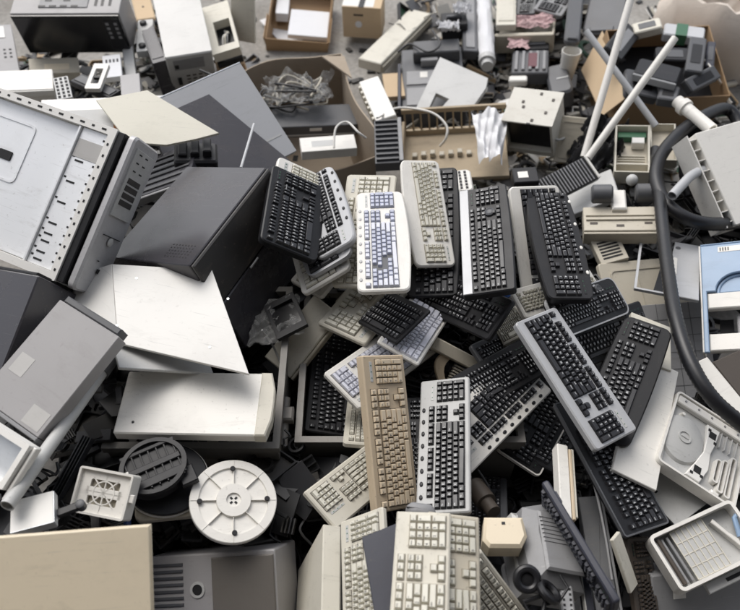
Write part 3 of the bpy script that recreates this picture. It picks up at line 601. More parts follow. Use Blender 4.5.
keyboard('K15', 'big black curved keyboard with silver media buttons, right of the dial one', BL, BKK, LGW, curve=.016, bcurve=.012, f=.04, b=.026, r=.022, media=4, mmat=W_, th=.03)
keyboard('K16', 'silver rimmed black keyboard end with round jog wheel, under the curved one', BL, BKK, LGW, each=False, edge=SV, dial=2, b=.03, r=.03, media=4, mmat=SV)
keyboard('K17', 'long silver keyboard with black keys lying diagonally on the heap', SV, BKK, LGW, f=.03, b=.024, r=.012, well=BL, th=.026)
keyboard('K18', 'matt black keyboard with wide palm rest under the diagonal silver one', BL, BKK, LGW, f=.042, b=.016, r=.028, curve=.008, bcurve=.01)
keyboard('K19', 'slim black keyboard sliding down at the right, on top of the wooden strip', BL, BKK, LGW, f=.016, b=.03, r=.01, edge=DG, th=.022)
keyboard('K20', 'black keyboard sloping up right, above the one with silver button row', BL, BKK, LGW, f=.02, b=.018, r=.014)
keyboard('K21', 'silver backed black keyboard with small round buttons along its edge', W_, BKK, LGW, b=.034, media=8, mmat=BL, well=BL, r=.012)
keyboard('K22', 'silver keyboard with black keys standing upright beside the tan one', LG, BKK, LGW, b=.030, f=.014, media=8, mmat=BL, well=BL, r=.008)
keyboard('K23', 'tan yellowed keyboard propped up in the middle of the heap', TN, TK, LGD, b=.018, f=.016, r=.005, well=BR, th=.034)
keyboard('K24', 'pale cream keyboard topmost at the very front of the heap', CR, CK, LGD, b=.010, f=.010, s=.010, r=.004, th=.03, leds=False, well=WLL)
keyboard('K24b', 'greyer beige keyboard directly under the topmost front one, showing at its right', BG, CK, LGD, b=.010, f=.012, s=.010, r=.004, th=.03, leds=False, well=WLL)
keyboard('K40', 'black keyboard deep under the white outlined one', BL, BKK, LGW, each=False)
keyboard('K41', 'black keyboard in shade under the jog wheel one and the diagonal silver one', BL, BKK, LGW, each=False)
keyboard('K42', 'cream keyboard deep in the steel bin between the black and tan ones', CR, CK, LGD, each=False)
keyboard('K43', 'black keyboard showing only in the gap between the tan and silver upright ones', BL, BKK, LGW, each=False)
keyboard('K44', 'dark keyboard deep in the gap below the silver upright one', DG, BKK, LGW, each=False)
keyboard('K46', 'white edged keyboard sticking out behind the steeply tipped black one', W_, CK, LGD, each=False, r=.02)
keyboard('K47', 'black keyboard with silver rim directly under the tilted silver rimmed one', SV, BKK, LGW, each=False, edge=SV, r=.03, curve=.015)
keyboard('K48', 'off white keyboard at the bottom of the tilted stack beside the black case', W_, CK, LGD, each=False, r=.02)
keyboard('K25', 'cream keyboard sticking out from under the two front keyboards', CR, CK, LGD, b=.012, f=.02, r=.005)
keyboard('K26', 'cream keyboard standing upright behind the navy board', CR, CK, LGD, b=.016, f=.014, r=.006)
keyboard('K27', 'cream keyboard with its number pad end pointing left over the dark gap', CR, CK, LGD, b=.036, f=.014, r=.005)
keyboard('K28', 'small light grey keyboard lying left of the tan one', W_, WL, LGD, each=False, b=.014, f=.02, r=.01)
keyboard('K29', 'black keyboard lying deep inside the steel bin', BL, BKK, LGW, b=.016, f=.018, r=.01)
keyboard('K31', 'black keyboard in shade beneath the sloping black one', DG, BKK, LGW, each=False)
keyboard('K32', 'white keyboard corner with silver knob peeking from under the curved black one', W_, CK, LGD, each=False)
keyboard('K32b', 'cream block of number keys in shade between black keyboards', CR, CK, LGD, each=False, compact=True, r=.004, s=.006, b=.008, f=.008)
keyboard('K33', 'black keyboard with white outlined rim lying deep right of the silver upright', BL, BKK, LGW, each=False, edge=W_, r=.016)
keyboard('K34', 'dark keyboard in the far background beside the beige tray', DG, BKK, LGW, each=False)
keyboard('K35', 'grey blue keyboard in the far background beside the grey chair shells', MG, BKK, LGW, each=False)
keyboard('K38', 'brown stained keyboard sunk in the gap at the lower right', BR, BR, LGD, each=False)
# black keyboard stood on its long edge, lower right
a, b2 = Vector(LP['k37'][0]), Vector(LP['k37'][1]); x = (b2-a).normalized(); n = (Vector((-.75,-.35,-.16))); n = (n-x*n.dot(x)).normalized()
cc = (a+b2)/2 - n.cross(x)*.075
P['K37'] = list(cc)+list(x)+list(n)+[(b2-a).length, .15, .02]
keyboard('K37', 'black keyboard standing on its long edge with key tops in profile', NV, NV, LGW, r=.008)
# ------------------------------------------------------------------ generic junk
def slabthing(k, name, label, cat, mat, r=.003, ch=.002, group=None, th=None):
    M, l, d, t_ = pose(k)
    o = MB().slab(rrect(l, d, r, 3), -(th or t_), 0, ch).build(name, mat, None, M)
    return tag(o, label, cat, group), l, d, (th or t_)
def boxthing(k, name, label, cat, mat, r=.004, ch=.003, group=None, body='body', th=None):
    M, l, d, t_ = pose(k); t_ = th or t_
    root = thing(name, label, cat, M, group)
    MB().slab(rrect(l, d, r, 3), -t_, 0, ch).build(body, mat, root)
    return root, l, d, t_
def holes(root, pts, w, h, z, m=HOLE, name='slot', t=.0012):
    me = MB().box(-w/2, w/2, -h/2, h/2, z-.002, z+t, 0).mesh(name, m, 0)
    for (x, y) in pts:
        o = bpy.data.objects.new(name, me); col.objects.link(o); o.parent = root; o.location = (x, y, 0)
def grid(x0, x1, nx, y0, y1, ny): return [(x0+(x1-x0)*i/max(1,nx-1), y0+(y1-y0)*j/max(1,ny-1)) for i in range(nx) for j in range(ny)]
def openbox(k, name, label, cat, mat, wall=.008, floor=True, h=None, inner=None, flare=0, r=0):
    """box without a lid: four walls and a bottom"""
    M, l, d, t_ = pose(k); t_ = h or t_
    root = thing(name, label, cat, M)
    for nm, (x0,x1,y0,y1) in (('wall',(-l/2,l/2,d/2-wall,d/2)),('wall',(-l/2,l/2,-d/2,-d/2+wall)),('wall',(-l/2,-l/2+wall,-d/2+wall,d/2-wall)),('wall',(l/2-wall,l/2,-d/2+wall,d/2-wall))):
        MB().box(x0,x1,y0,y1,-t_,0,.0012).build(nm, mat, root)
    if floor: MB().box(-l/2+wall,l/2-wall,-d/2+wall,d/2-wall,-t_,-t_+wall,0).build('bottom', inner or mat, root)
    return root, l, d, t_
def polysheet(k, th, mat, name, parent=None, lip=0):
    Wp = [Vector(p) for p in PP[k]]; c = sum(Wp, Vector())/len(Wp)
    n = Vector()
    for i in range(len(Wp)): n += (Wp[i]-c).cross(Wp[(i+1)%len(Wp)]-c)
    n.normalize()
    if n.z < 0: n = -n; Wp = Wp[::-1]
    x = (Wp[1]-Wp[0]).normalized(); y = n.cross(x)
    M = Matrix(((x.x,y.x,n.x,c.x),(x.y,y.y,n.y,c.y),(x.z,y.z,n.z,c.z),(0,0,0,1)))
    pl = [((p-c).dot(x), (p-c).dot(y)) for p in Wp]
    q = MB().slab(pl, -th, 0, .0012)
    if lip: q.frame([p for p in inset(pl, .001)], inset(pl, .004), -lip, -th*.5)
    if parent: return q.build(name, mat, parent, parent.matrix_basis.inverted() @ M), pl
    return q.build(name, mat, None, M), pl, M
# ---- open computer chassis, top left
M, l, d, t_ = pose('chassis'); t_ = .165
root = thing('computer_chassis', 'open computer chassis with bare silver side frame and grey drive bay front', 'computer', M)
q = MB(); q.frame(rrect(l, d, .004), rrect(l-.05, d-.05, .004), -.018, 0)
q.box(-l/2+.002,l/2-.002,-d/2+.002,-d/2+.004,-t_,-.018,0); q.box(-l/2+.002,l/2-.002,d/2-.004,d/2-.002,-t_,-.018,0); q.box(-l/2+.002,-l/2+.004,-d/2+.004,d/2-.004,-t_,-.018,0); q.box(l/2-.004,l/2-.002,-d/2+.004,d/2-.004,-t_,-.018,0)
fr = q.build('side_frame', WM, root)
holes(fr, [(-l/2+.036+i*.04, d/2-.013) for i in range(0,13,2)], .016, .006, 0, name='punched_hole'); holes(fr, [(-l/2+.036+i*.04, d/2-.013) for i in range(1,13,2)], .009, .006, 0, name='punched_hole')
holes(fr, [(l/2-.013, -d/2+.034+i*.038) for i in range(12)], .006, .008, 0, name='punched_hole')
# motherboard tray (left) and drive cage (right), slightly below the frame
MB().box(-l/2+.026,l/2-.135,-d/2+.026,d/2-.026,-.030,-.024,.002).build('motherboard_tray', ZN, root)
q = MB()
for (cx,cy,w,h) in ((-.10,.08,.20,.20),(-.12,-.14,.13,.10)): q.frame(rrect(w,h,.02,4,cx,cy), rrect(w-.016,h-.016,.014,4,cx,cy), -.024, -.021)
q.build('stamped_rib', ZN, root)
MB().slab(rrect(.05,.03,.004,3,-.07,.06),-.024,-.020,.001).build('cutout', HOLE, root); MB().slab(rrect(.07,.13,.02,5,-.19,-.17),-.0245,-.0232,0).build('cutout', HOLE, root)
MB().box(l/2-.132,l/2-.124,-d/2+.026,d/2-.026,-.024,-.004,.001).build('tray_lip', ZN, root)
q = MB(); q.box(l/2-.122,l/2-.026,-d/2+.026,d/2-.026,-.020,-.012,.001); cg = q.build('drive_cage', ZN, root)
holes(cg, [(l/2-.037, -d/2+.053+i*.029) for i in range(15)], .006, .006, -.012, name='slot')
ys = (-.21,-.185,-.15,-.125,-.09,-.02,.05,.12)
holes(cg, [(l/2-.09, y) for y in ys], .030, .006, -.012, name='slot'); holes(cg, [(l/2-.114, y+.011) for y in ys], .008, .006, -.012, name='slot')
q = MB(); q.box(l/2-.12,l/2-.03,.13,.19,-.012,-.0105,.0008); q.build('label_plate', STK, cg)
# dark gap and grey front bezel on the +x side
MB().box(l/2+.001,l/2+.026,-d/2+.004,d/2-.004,-t_+.004,-.006,.002).build('front_plate', BL, root)
q = MB(); q.slab(rrect(t_, d+.006, .02, 5), 0, .03, .007)
Mb = T3(l/2+.032, 0, -t_/2-.012) @ RY(90)
bz = q.build('front_bezel', plastic('mid_grey_bezel', (.47,.465,.47), .35, .4, metal=.2, scratch=.3), root, Mb)
def bez(q): return q
q = MB(); q.box(-t_/2+.022,t_/2-.03,.0,d/2-.03,.028,.0365,.001); bay = q.build('drive_bay', LG, bz)
q = MB()
for i in range(4): q.box(-t_/2+.036,t_/2-.052,.11+i*.024-.07,.128+i*.024-.07,.036,.038,.0008)
q.build('bay_cover', BF, bay)
holes(bay, grid(-t_/2+.05,-t_/2+.09,2,.155,.21,3), .016, .004, .0365, name='bay_slot')
q = MB(); q.lathe([(.014,.034),(.014,.037),(.009,.039),(.001,.039)], 20, M=T3(0,-.08,0)); q.build('power_button', LG, bz)
holes(bz, [(0,-.0645)], .1, .003, .035, name='front_slot'); holes(bz, [(0,-.18)], .012, .015, .035, name='front_slot'); holes(bz, [(-.02,-.148)], .006, .004, .035, name='front_slot')
# ---- black computer case in the middle left
M, l, d, t_ = pose('blackcase')
root = thing('computer_case', 'dusty black computer case lying with smeared front panel towards us', 'computer', M)
MB().slab(rrect(l, d, .006, 3), -t_, 0, .003).build('body', BC, root)
q = MB(); q.box(-d/2+.002,d/2-.002,-t_/2+.212,t_/2-.004,0,.014,.004); fb = q.build('front_bezel', BF, root, T3(l/2+.001,0,-t_/2) @ RZ(90) @ RX(90))
q = MB(); q.box(-d/2+.002,d/2-.002,-t_/2+.004,-t_/2+.206,0,.012,.004); q.build('lower_panel', BC, root, T3(l/2+.001,0,-t_/2) @ RZ(90) @ RX(90))
q = MB(); q.box(-.05,.0,.0,.006,.0,.006,.001); q.build('front_latch', SV, root, T3(l/2+.012,0,-t_/2) @ RZ(90) @ RX(90))
q = MB()
for i in range(8):
    for j in range(5): q.box(l/2-.13+i*.013,l/2-.126+i*.013,-d/2+.03+j*.013,-d/2+.034+j*.013,-.001,.0006,0)
q.build('vent_holes', HOLE, root, smooth=0)
# ---- cream desktop case
root, l, d, t_ = boxthing('creamcase', 'desktop_computer', 'dirty cream desktop computer case lying flat above the round fan grille', 'computer', W_, .006, .004)
M = pose('creamcase')[0]
q = MB(); q.slab([(l/2-.034,-d/2-.001),(l/2-.002,-d/2-.001),(l/2+.012,-d/4),(l/2+.014,0),(l/2+.012,d/4),(l/2-.002,d/2+.001),(l/2-.034,d/2+.001)],-t_-.001,.003,.004); q.build('front_bezel', CR, root)
q = MB(); q.box(-l/2-.004,-l/2,-d/2+.02,d/2-.02,-t_+.02,-.02,.001); rp = q.build('rear_panel', ST, root)
holes(root, [(-l/2-.002, y) for y in (-.06,-.03,0,.03,.06)], .006, .012, -.03, name='rear_slot')
q = MB(); q.lathe([(.004,0),(.004,.002),(.001,.003)],10,M=T3(-.17,-.07,0)); q.build('screw', BL, root)
# ---- grey case with stickers
root, l, d, t_ = boxthing('greycase', 'computer_case', 'plain grey computer case with two pale stickers at its lower corner', 'computer', GP, .003, .002)
q = MB(); q.box(l/2-.075,l/2-.012,-d/2+.01,-d/2+.065,-.001,.0008,0); q.build('sticker', STK, root)
q = MB(); q.box(-l/2+.02,-l/2+.07,-d/2+.10,-d/2+.16,-.001,.0008,0); q.build('sticker', STK, root)
q = MB(); q.box(-l/2,l/2,-d/2-.012,-d/2-.001,-t_,.001,.002); q.build('rear_edge', MG, root)
q = MB(); q.box(-l/2+.01,l/2-.01,d/2+.001,d/2+.022,-t_,-.003,.004); q.build('front_bezel', DG, root)
root, l, d, t_ = boxthing('darkcase', 'computer_case', 'black computer case at the left edge under the plain grey one', 'computer', BC, .006, .004)
q = MB(); q.box(-l/2+.02,l/2-.02,d/2+.0005,d/2+.012,-t_+.01,-.01,.003); q.build('front_bezel', BL, root)
# ---- big bent white side panel
M0 = polysheet('whitesheet', .012, WM, 'side_panel')[2]
ws = bpy.data.objects['side_panel']; ws.name = 'computer_casing_sheet'
tag(ws, 'large bright white side panel bent along one fold, below the open chassis', 'metal panel')
fo, _ = polysheet('whitesheetfold', .010, WM, 'folded_flap', ws)
pl = [((Vector(p)-M0.translation).dot(M0.col[0].xyz), (Vector(p)-M0.translation).dot(M0.col[1].xyz)) for p in PP['whitesheet']]
cx = sum(p[0] for p in pl)/4; cy = sum(p[1] for p in pl)/4
q = MB()
for (fx, fy) in ((.8,.75),(.82,-.8),(-.8,.75),(-.75,-.8)): q.lathe([(.004,0),(.004,.0012),(.001,.0014)],10,M=T3(cx+fx*.19,cy+fy*.11,0))
q.build('rivet', ST, ws)
slabthing('sheetunder', 'metal_sheet', 'grey sheet whose tone stands for the shaded underside of the white panel, above the cream case', 'metal panel', LG)  # grey tone puts the white panel's underside shade into a separate sheet
# ---- front left yellowed case and the grey box beside it
root, l, d, t_ = boxthing('frontbox', 'computer_case', 'yellowed cream steel case filling the lower left corner', 'computer', YB, .002, .0015)
q = MB(); q.box(l/2-.0005,l/2+.002,-d/2+.01,d/2-.01,-t_+.01,-.012,.0008); q.build('end_plate', YB, root)
root, l, d, t_ = boxthing('vcrbox', 'video_recorder', 'grey box with ribbed side and round hole below the white wheel base', 'appliance', GP, .006, .004)
q = MB()
for i in range(14): q.box(-l/2+.004,-l/2+.10,d/2-.03-i*.018,d/2-.022-i*.018,-.001,.004,.001)
q.build('ribs', DG, root)
q = MB(); q.frame(circle(.022,28,-.045,.035), circle(.015,28,-.045,.035), -.001, .003); q.build('hole_ring', LG, root)
q = MB(); q.slab(circle(.015,28,-.045,.035), -.001, .0012, 0); q.build('hole', HOLE, root)
q = MB(); q.box(-.0,l/2-.004,-d/2+.006,d/2-.012,-.001,.006,.003); q.build('door_panel', plastic('taupe_panel', (.13,.118,.105), .45, .3), root)
# ---- round white monitor base
M, l, d, t_ = pose('disc'); R = .122
root = thing('swivel_stand', 'round white plastic swivel base with eight ribs, underside up', 'monitor stand', M)
q = MB(); q.lathe([(R*.98,-.022),(R,-.016),(R,-.002),(R*.985,0),(R*.80,.0),(R*.79,-.006),(R*.40,-.006),(R*.39,.004),(R*.17,.004),(R*.165,-.002),(.001,-.002)], 64); q.build('plate', W_, root)
for i in range(8):
    q = MB(); q.box(R*.38,R*.985,-.0009,.0009,-.008,.0015,.0003); q.build('rib', W_, root, RZ(45*i))
for i in range(4):
    q = MB(); q.lathe([(.0075,0),(.0075,.003),(.0065,.0042),(.001,.0042)], 16); q.build('rubber_foot', BL, root, RZ(90*i+2) @ T3(R*.77,0,.0005))
q = MB()
for i in range(4): q.box(.005,.013,-.003,.003,-.003,-.001,0, M=RZ(90*i+45))
q.build('hub_slot', HOLE, root, smooth=0)
# ---- fan frame
M, l, d, t_ = pose('fan')
root = thing('cooling_fan', 'square white plastic fan frame with round spoked opening', 'fan', M)
s_ = min(l,d)
q = MB(); q.frame(rrect(l,d,.008,4)[:], [(p[0]*l/d if 0 else p[0], p[1]) for p in inset(rrect(l,d,.008,4), .006)], -.05, 0); q.build('frame', W_, root)
n = 40; o_ = rrect(l-.012,d-.012,.006,9); R = s_/2-.009
i_ = [(R*math.cos(math.atan2(p[1],p[0])), R*math.sin(math.atan2(p[1],p[0]))) for p in o_]
q = MB(); q.frame(o_, i_, -.02, -.012); q.build('grille_plate', W_, root)
q = MB(); q.frame(circle(R*.62,30), circle(R*.56,30), -.016, -.011)
for i in range(8): q.box(R*.0,R*1.05,-.0018,.0018,-.017,-.012,.0004, M=RZ(45*i))
q.box(-R,R,-.012,.012,-.018,-.012,.001); q.build('spokes', W_, root)
MB().box(-l/2+.008,l/2-.008,-d/2+.008,d/2-.008,-.05,-.024,0).build('back', BG, root)
MB().box(l/2-.002,l/2+.014,-.012,.010,-.02,-.004,.002).build('clip', W_, root)
# ---- round black grille and disc
M, l, d, t_ = pose('grille')
root = thing('fan_grille', 'round black plastic grille with two arched slotted bands', 'fan grille', M @ RZ(14))
rx, ry = l*.50, d*.50
MB().slab(circle(rx,44,ry=ry), -.05, -.012, .004).build('body', BL, root)
q = MB(); q.frame(circle(rx,44,ry=ry), circle(rx*.86,44,ry=ry*.86), -.012, 0); q.build('rim', BL, root)
q = MB()
for (y0, y1) in ((-.055,-.03),(-.006,.012),(.05,.062)): q.box(-rx*.84,rx*.84,y0,y1,-.013,-.003,.002)
for i in range(7): q.box(-rx*.75+i*rx*.25-.0022,-rx*.75+i*rx*.25+.0022,-ry*.72,ry*.72,-.013,-.005,.0006)
q.build('bars', BL, root)
q = MB(); q.box(-rx*.8,-rx*.72,.0,.012,-.004,0,.0008); q.build('chip', W_, root)
MB().box(rx*.55,rx*1.05,-ry*1.05,-ry*.4,-.045,-.02,.003).build('corner_lug', BL, root)
M, l, d, t_ = pose('blackdisc')
root = thing('turntable_disc', 'flat round black disc with pale rim under the slotted grille', 'monitor stand', M)
MB().slab(circle(l*.5,56,ry=d*.5), -.012, 0, .003).build('disc', BL, root)
q = MB(); q.frame(circle(l*.515,56,ry=d*.515), circle(l*.49,56,ry=d*.49), -.02, -.010); q.build('rim', W_, root)
MB().slab(rrect(.20,.12,.02,4,.01,-.05),-.05,-.022,.003).build('base', BG, root)
# ---- bottom left bits
M, l, d, t_ = pose('bluesheet'); root = thing('metal_bracket', 'bluish white folded metal bracket beside the square fan frame', 'bracket', M)
MB().box(-l/2,l/2,-d/2,d/2,-.002,0,.0005).build('plate', WM, root); MB().box(-l/2,l/2,-d/2-.002,-d/2,-.03,0,.0005).build('flange', ST, root)
MB().box(l/2,l/2+.002,-d/2,d/2,-.03,-.002,.0005).build('flange', ST, root)
M, l, d, t_ = pose('blackbracket'); root = thing('hinge_arm', 'short black hinge arm in front of the square fan frame', 'bracket', M)
q = MB(); q.slab(rrect(l,.022,.010,5),-.016,0,.003); q.build('arm', BL, root); q = MB(); q.lathe([(.012,-.02),(.012,.003),(.008,.005),(.001,.005)],18,M=T3(l/2-.01,0,0)); q.build('pivot', DG, root)
M, l, d, t_ = pose('leftframe'); root = thing('metal_rack', 'pale blue grey metal frame at the left edge below the plain grey case', 'bracket', M)
q = MB(); q.frame(rrect(l,d,.004), rrect(l-.03,d-.03,.003), -.05, 0); q.build('frame', WM, root); MB().box(-l/2+.015,l/2-.015,-d/2+.015,d/2-.015,-.05,-.04,0).build('pan', ST, root)
MB().box(l/2+.004,l/2+.014,-d/2-.02,d/2,-.03,-.012,.002).build('side_rail', WM, root)
a, b2 = [Vector(p) for p in LP['pipe']]; t = (b2-a).normalized()
root = thing('pipe', 'thick grey plastic pipe lying diagonally under the plain grey case', 'pipe', Matrix.Translation(a))
MB().tube([Vector((0,0,0)), b2-a], .018, 20, hollow=.8).build('tube', LG, root); MB().tube([-t*.045, t*.02], .023, 20, hollow=.8).build('coupling', DG, root)
# ---- lower middle
nb, pl, _ = polysheet('navyboard', .012, NV, 'laptop_lid'); tag(nb, 'dark navy lid sticking up left of the topmost front keyboard', 'laptop lid')
M, l, d, t_ = pose('creamblock'); root = thing('adapter_block', 'chunky cream plastic block with cut corners right of the front keyboards', 'power adapter', M)
q = MB(); q.slab([(-l*.5,-d*.35),(-l*.36,-d*.62),(l*.36,-d*.62),(l*.52,-d*.2),(l*.46,d*.5),(-l*.42,d*.5)],-.075,0,.008); q.build('body', YB, root)
MB().box(-l*.04,l*.04,d*.2,d*.3,-.001,.0012,0).build('catch', BL, root)
M, l, d, t_ = pose('crtshell'); root = thing('monitor_casing', 'grey rounded monitor housing behind the chunky cream block', 'monitor', M)
q = MB(); q.slab([(-l*.5,-d*.5),(l*.5,-d*.5),(l*.52,d*.1),(l*.40,d*.52),(l*.05,d*.56),(-l*.40,d*.46),(-l*.54,d*.1)], -.17, 0, .034); q.build('housing', MG, root)
q = MB(); q.slab([(-l*.36,-d*.40),(l*.38,-d*.40),(l*.36,d*.34),(-l*.28,d*.34)], -.002, .012, .008); q.build('rear_bulge', MG, root)
MB().frame([(-l*.545,-d*.51),(l*.515,-d*.51),(l*.535,d*.1),(l*.41,d*.535),(l*.05,d*.575),(-l*.41,d*.475),(-l*.555,d*.1)], [(-l*.49,-d*.49),(l*.49,-d*.49),(l*.5,d*.1),(l*.38,d*.5),(l*.05,d*.54),(-l*.38,d*.44),(-l*.52,d*.1)], -.085,-.075).build('seam_ridge', LG, root)
for i in range(7): MB().box(-l*.3,l*.3,d*.24-i*.012,d*.244-i*.012,.010,.0135,0).build('vent_rib', DG, root)
MB().box(-l*.62,-l*.50,d*.0,d*.38,-.09,-.03,.012).build('side_panel', LG, root)
root, l, d, t_ = boxthing('greysub', 'speaker_box', 'flat grey plastic lid below the chunky cream block', 'plastic cover', MG, .012, .006)
c1, c2 = Vector(LP['phone1'][0]), Vector(LP['phone2'][0])
root = thing('headphones', 'black padded headphones by the bottom edge', 'headphones', Matrix.Translation(c1))
def torus(R, r, sy=1): 
    q = MB(); pts = [(R*math.cos(a), R*sy*math.sin(a), 0) for a in [2*math.pi*i/28 for i in range(29)]]; return q.tube(pts, r, 10)
for (c, M2) in ((Vector((0,0,0)), RX(24)), (c2-c1, RX(-30) @ RY(35))):
    q = torus(.026, .0105); q.build('ear_cushion', RB, root, Matrix.Translation(c) @ M2)
    q = MB(); q.lathe([(.02,-.014),(.022,-.006),(.012,-.002),(.001,-.002)], 20); q.build('ear_cup', BL, root, Matrix.Translation(c) @ M2)
q = MB(); dd = c2-c1; q.tube([(0.02,0,-.01)]+[dd*.5+Vector((.03*math.cos(a)-.01, -.08*math.sin(a), -.02)) for a in (.4,1.2,2.0,2.7)]+[dd+Vector((0,0,-.012))], .006, 8); q.build('headband', BL, root)
o = MB().tube(LP['cableB'], .004, 8).build('cable', RB); tag(o, 'thin black cable looped beside the black headphones', 'cable')
root, l, d, t_ = boxthing('silverbits', 'remote_control', 'silver handset standing upright at the bottom right of the headphones', 'handset', SV, .008, .004)
holes(root, grid(-l*.25,l*.25,2,-d*.3,d*.3,8), .006, .006, 0, BL, 'buttons')
root, l, d, t_ = boxthing('bluestrip', 'metal_strip', 'narrow blue grey metal case edge beside the upright handset', 'metal panel', NV, .002, .002)
q = MB(); q.box(-l/2-.002,-l/2,-d/2,d/2,-.03,.001,.0005); q.build('bright_edge', WM, root)
root, l, d, t_ = boxthing('sideboard', 'cabinet_board', 'tall dark grey cabinet side standing in the gap at the lower right', 'cabinet', DG, .002, .003)
q = MB(); q.box(l/2,l/2+.008,-d/2,d/2,-t_,-.004,.001); q.build('edge_trim', MG, root)
root, l, d, t_ = boxthing('stack39', 'plastic_casing', 'cream plastic cover standing on edge beside the slim black keyboard', 'plastic cover', W_, .004, .003)
q = MB(); q.box(l/2+.001,l/2+.010,-d/2,d/2*.9,-t_,.002,.002); q.build('inner_layer', TN, root); q = MB(); q.box(l/2+.012,l/2+.02,-d/2*.9,d/2*.95,-t_,-.004,.002); q.build('back_layer', CR, root)
slabthing('strip38', 'plastic_strip', 'thin cream plastic strip at the end of the slim black keyboard', 'plastic strip', CR)
M, l, d, t_ = pose('mouse'); root = thing('computer_mouse', 'grey mouse half hidden behind the topmost front keyboard', 'mouse', M @ RZ(-15))
q = MB(); out = rrect(l*1.5, d*1.4, .02, 6)
vs = []; fs = []; prof = [(1.0,-.03),(1.0,-.014),(.92,-.004),(.72,.002),(.4,.005)]; n = len(out)
for (k_, z) in prof: vs += [(p[0]*k_, p[1]*k_, z) for p in out]
for i in range(len(prof)-1):
    for j in range(n): fs.append((i*n+j, i*n+(j+1)%n, (i+1)*n+(j+1)%n, (i+1)*n+j))
fs.append(tuple((len(prof)-1)*n+j for j in range(n))); q.add(vs, fs); q.build('shell', MG, root)
MB().box(-l*.72,-l*.1,-.0008,.0008,-.004,.0058,0).build('button_gap', MG, root)
a, b2 = [Vector(p) for p in LP['brownbottle']]; t = b2-a
root = thing('plastic_cylinder', 'dark brown plastic cylinder in shade under the silver upright keyboard', 'plastic part', Matrix.Translation(a))
MB().tube([Vector((0,0,0)), t*.7], .032, 20).build('body', BR, root); MB().tube([t*.7, t*1.1], .022, 20).build('neck', BR, root)
o = MB().lathe([(.013,-.008),(.014,0),(.011,.005),(.001,.006)], 20).build('bottle_cap', plastic('bright_blue_plastic', (.05,.16,.55), .4, .1), None, Matrix.Translation(LP['bluecap'][0])); tag(o, 'small bright blue cap below the silver strip dial keyboard', 'cap')
root, l, d, t_ = boxthing('whitebox26', 'cable_duct', 'tall narrow cream box standing left of the upright cream keyboard', 'plastic box', CR, .003, .003)
q = MB(); q.box(l/2,l/2+.004,-d/2+.01,d/2-.01,-t_+.01,-.01,.001); q.build('side_lip', BG, root)
M, l, d, t_ = pose('K30'); root = thing('plastic_stand', 'beige angular plastic stand with brown curved inside, between the tan and black keyboards', 'plastic stand', M)
q = MB(); q.box(l*.10,l*.40,-d/2,d/2,-.05,.012,.004); q.build('upright', BG, root)
q = MB(); pts = [(-l*.6+l*.75*i/8, -d*.1+d*.35*math.sin(i/8*2.2)) for i in range(9)]; pl = pts+[(p[0],p[1]-.035) for p in pts[::-1]]
q.slab(pl[::-1], -.03, -.006, .002); q.build('curved_rest', TN, root)
q = MB()
for i in range(9): q.box(-l*.55+i*l*.07,-l*.55+i*l*.07+.006,-d*.5,-d*.15,-.04,-.008,.001)
q.build('ribs', BG, root)
# ---- torn plastic beside the black case
root, l, d, t_ = boxthing('creamedge18', 'plastic_casing', 'stained cream plastic cover edge poking out beneath the black case', 'plastic cover', CR, .004, .004)
q = MB(); q.box(-l/2,l/2,-d/2-.012,-d/2-.002,-.045,-.004,.003); q.build('lower_lip', BG, root)
def crumple(l, d, amp, n=14, seed=1, curl=.0):
    """a creased sheet: folds of several directions and sizes, ragged outline"""
    r = random.Random(seed); q = MB(); vs = []; fs = []; n = n*3
    fo = []
    for k in range(9):
        a = r.uniform(0, math.pi); f = r.uniform(1.2, 2.2)*(1.45**k)**.8
        fo.append((math.cos(a)*f, math.sin(a)*f, r.uniform(0, 6.28), 1/(1+.45*k)))
    tot = sum(w for *_, w in fo)
    for j in range(n+1):
        for i in range(n+1):
            x, y = i/n-.5, j/n-.5
            wx = x+.06*math.sin(7*y+seed); wy = y+.06*math.sin(6*x+seed*2)
            z = sum(w*(1-abs(math.sin(3.1*(a*wx+b_*wy)+c)))**1.6 for a, b_, c, w in fo)/tot*amp*1.6 + curl*(4*x*x)
            e = 1+.10*math.sin(9*y+seed)+.05*math.sin(23*y+seed); g = 1+.08*math.sin(8*x+seed*3)+.05*math.sin(21*x)
            vs.append((x*l*e, y*d*g, z))
    for j in range(n):
        for i in range(n): k = j*(n+1)+i; fs.append((k,k+1,k+n+2,k+n+1))
    return q.add(vs, fs)
o = crumple(P['plastic18'][9]*.9, P['plastic18'][10]*.8, .035, 14, 5).build('plastic_sheet', FILM, None, pose('plastic18')[0], smooth=70); tag(o, 'torn clear plastic film crumpled below the black case corner', 'plastic film')
M, l, d, t_ = pose('blackframe18'); root = thing('small_screen', 'small black frame in the torn plastic below the black case', 'frame', M)
q = MB(); q.frame(rrect(l*1.6,d*.8,.004), rrect(l*1.25,d*.55,.004), -.016, 0); q.build('frame', BL, root); MB().box(-l*.62,l*.62,-d*.27,d*.27,-.016,-.012,0).build('glass', GL, root)
PWB = plastic('aged_white_steel', (.58,.56,.50), .45, .35, dirt=(.2,.14,.09))
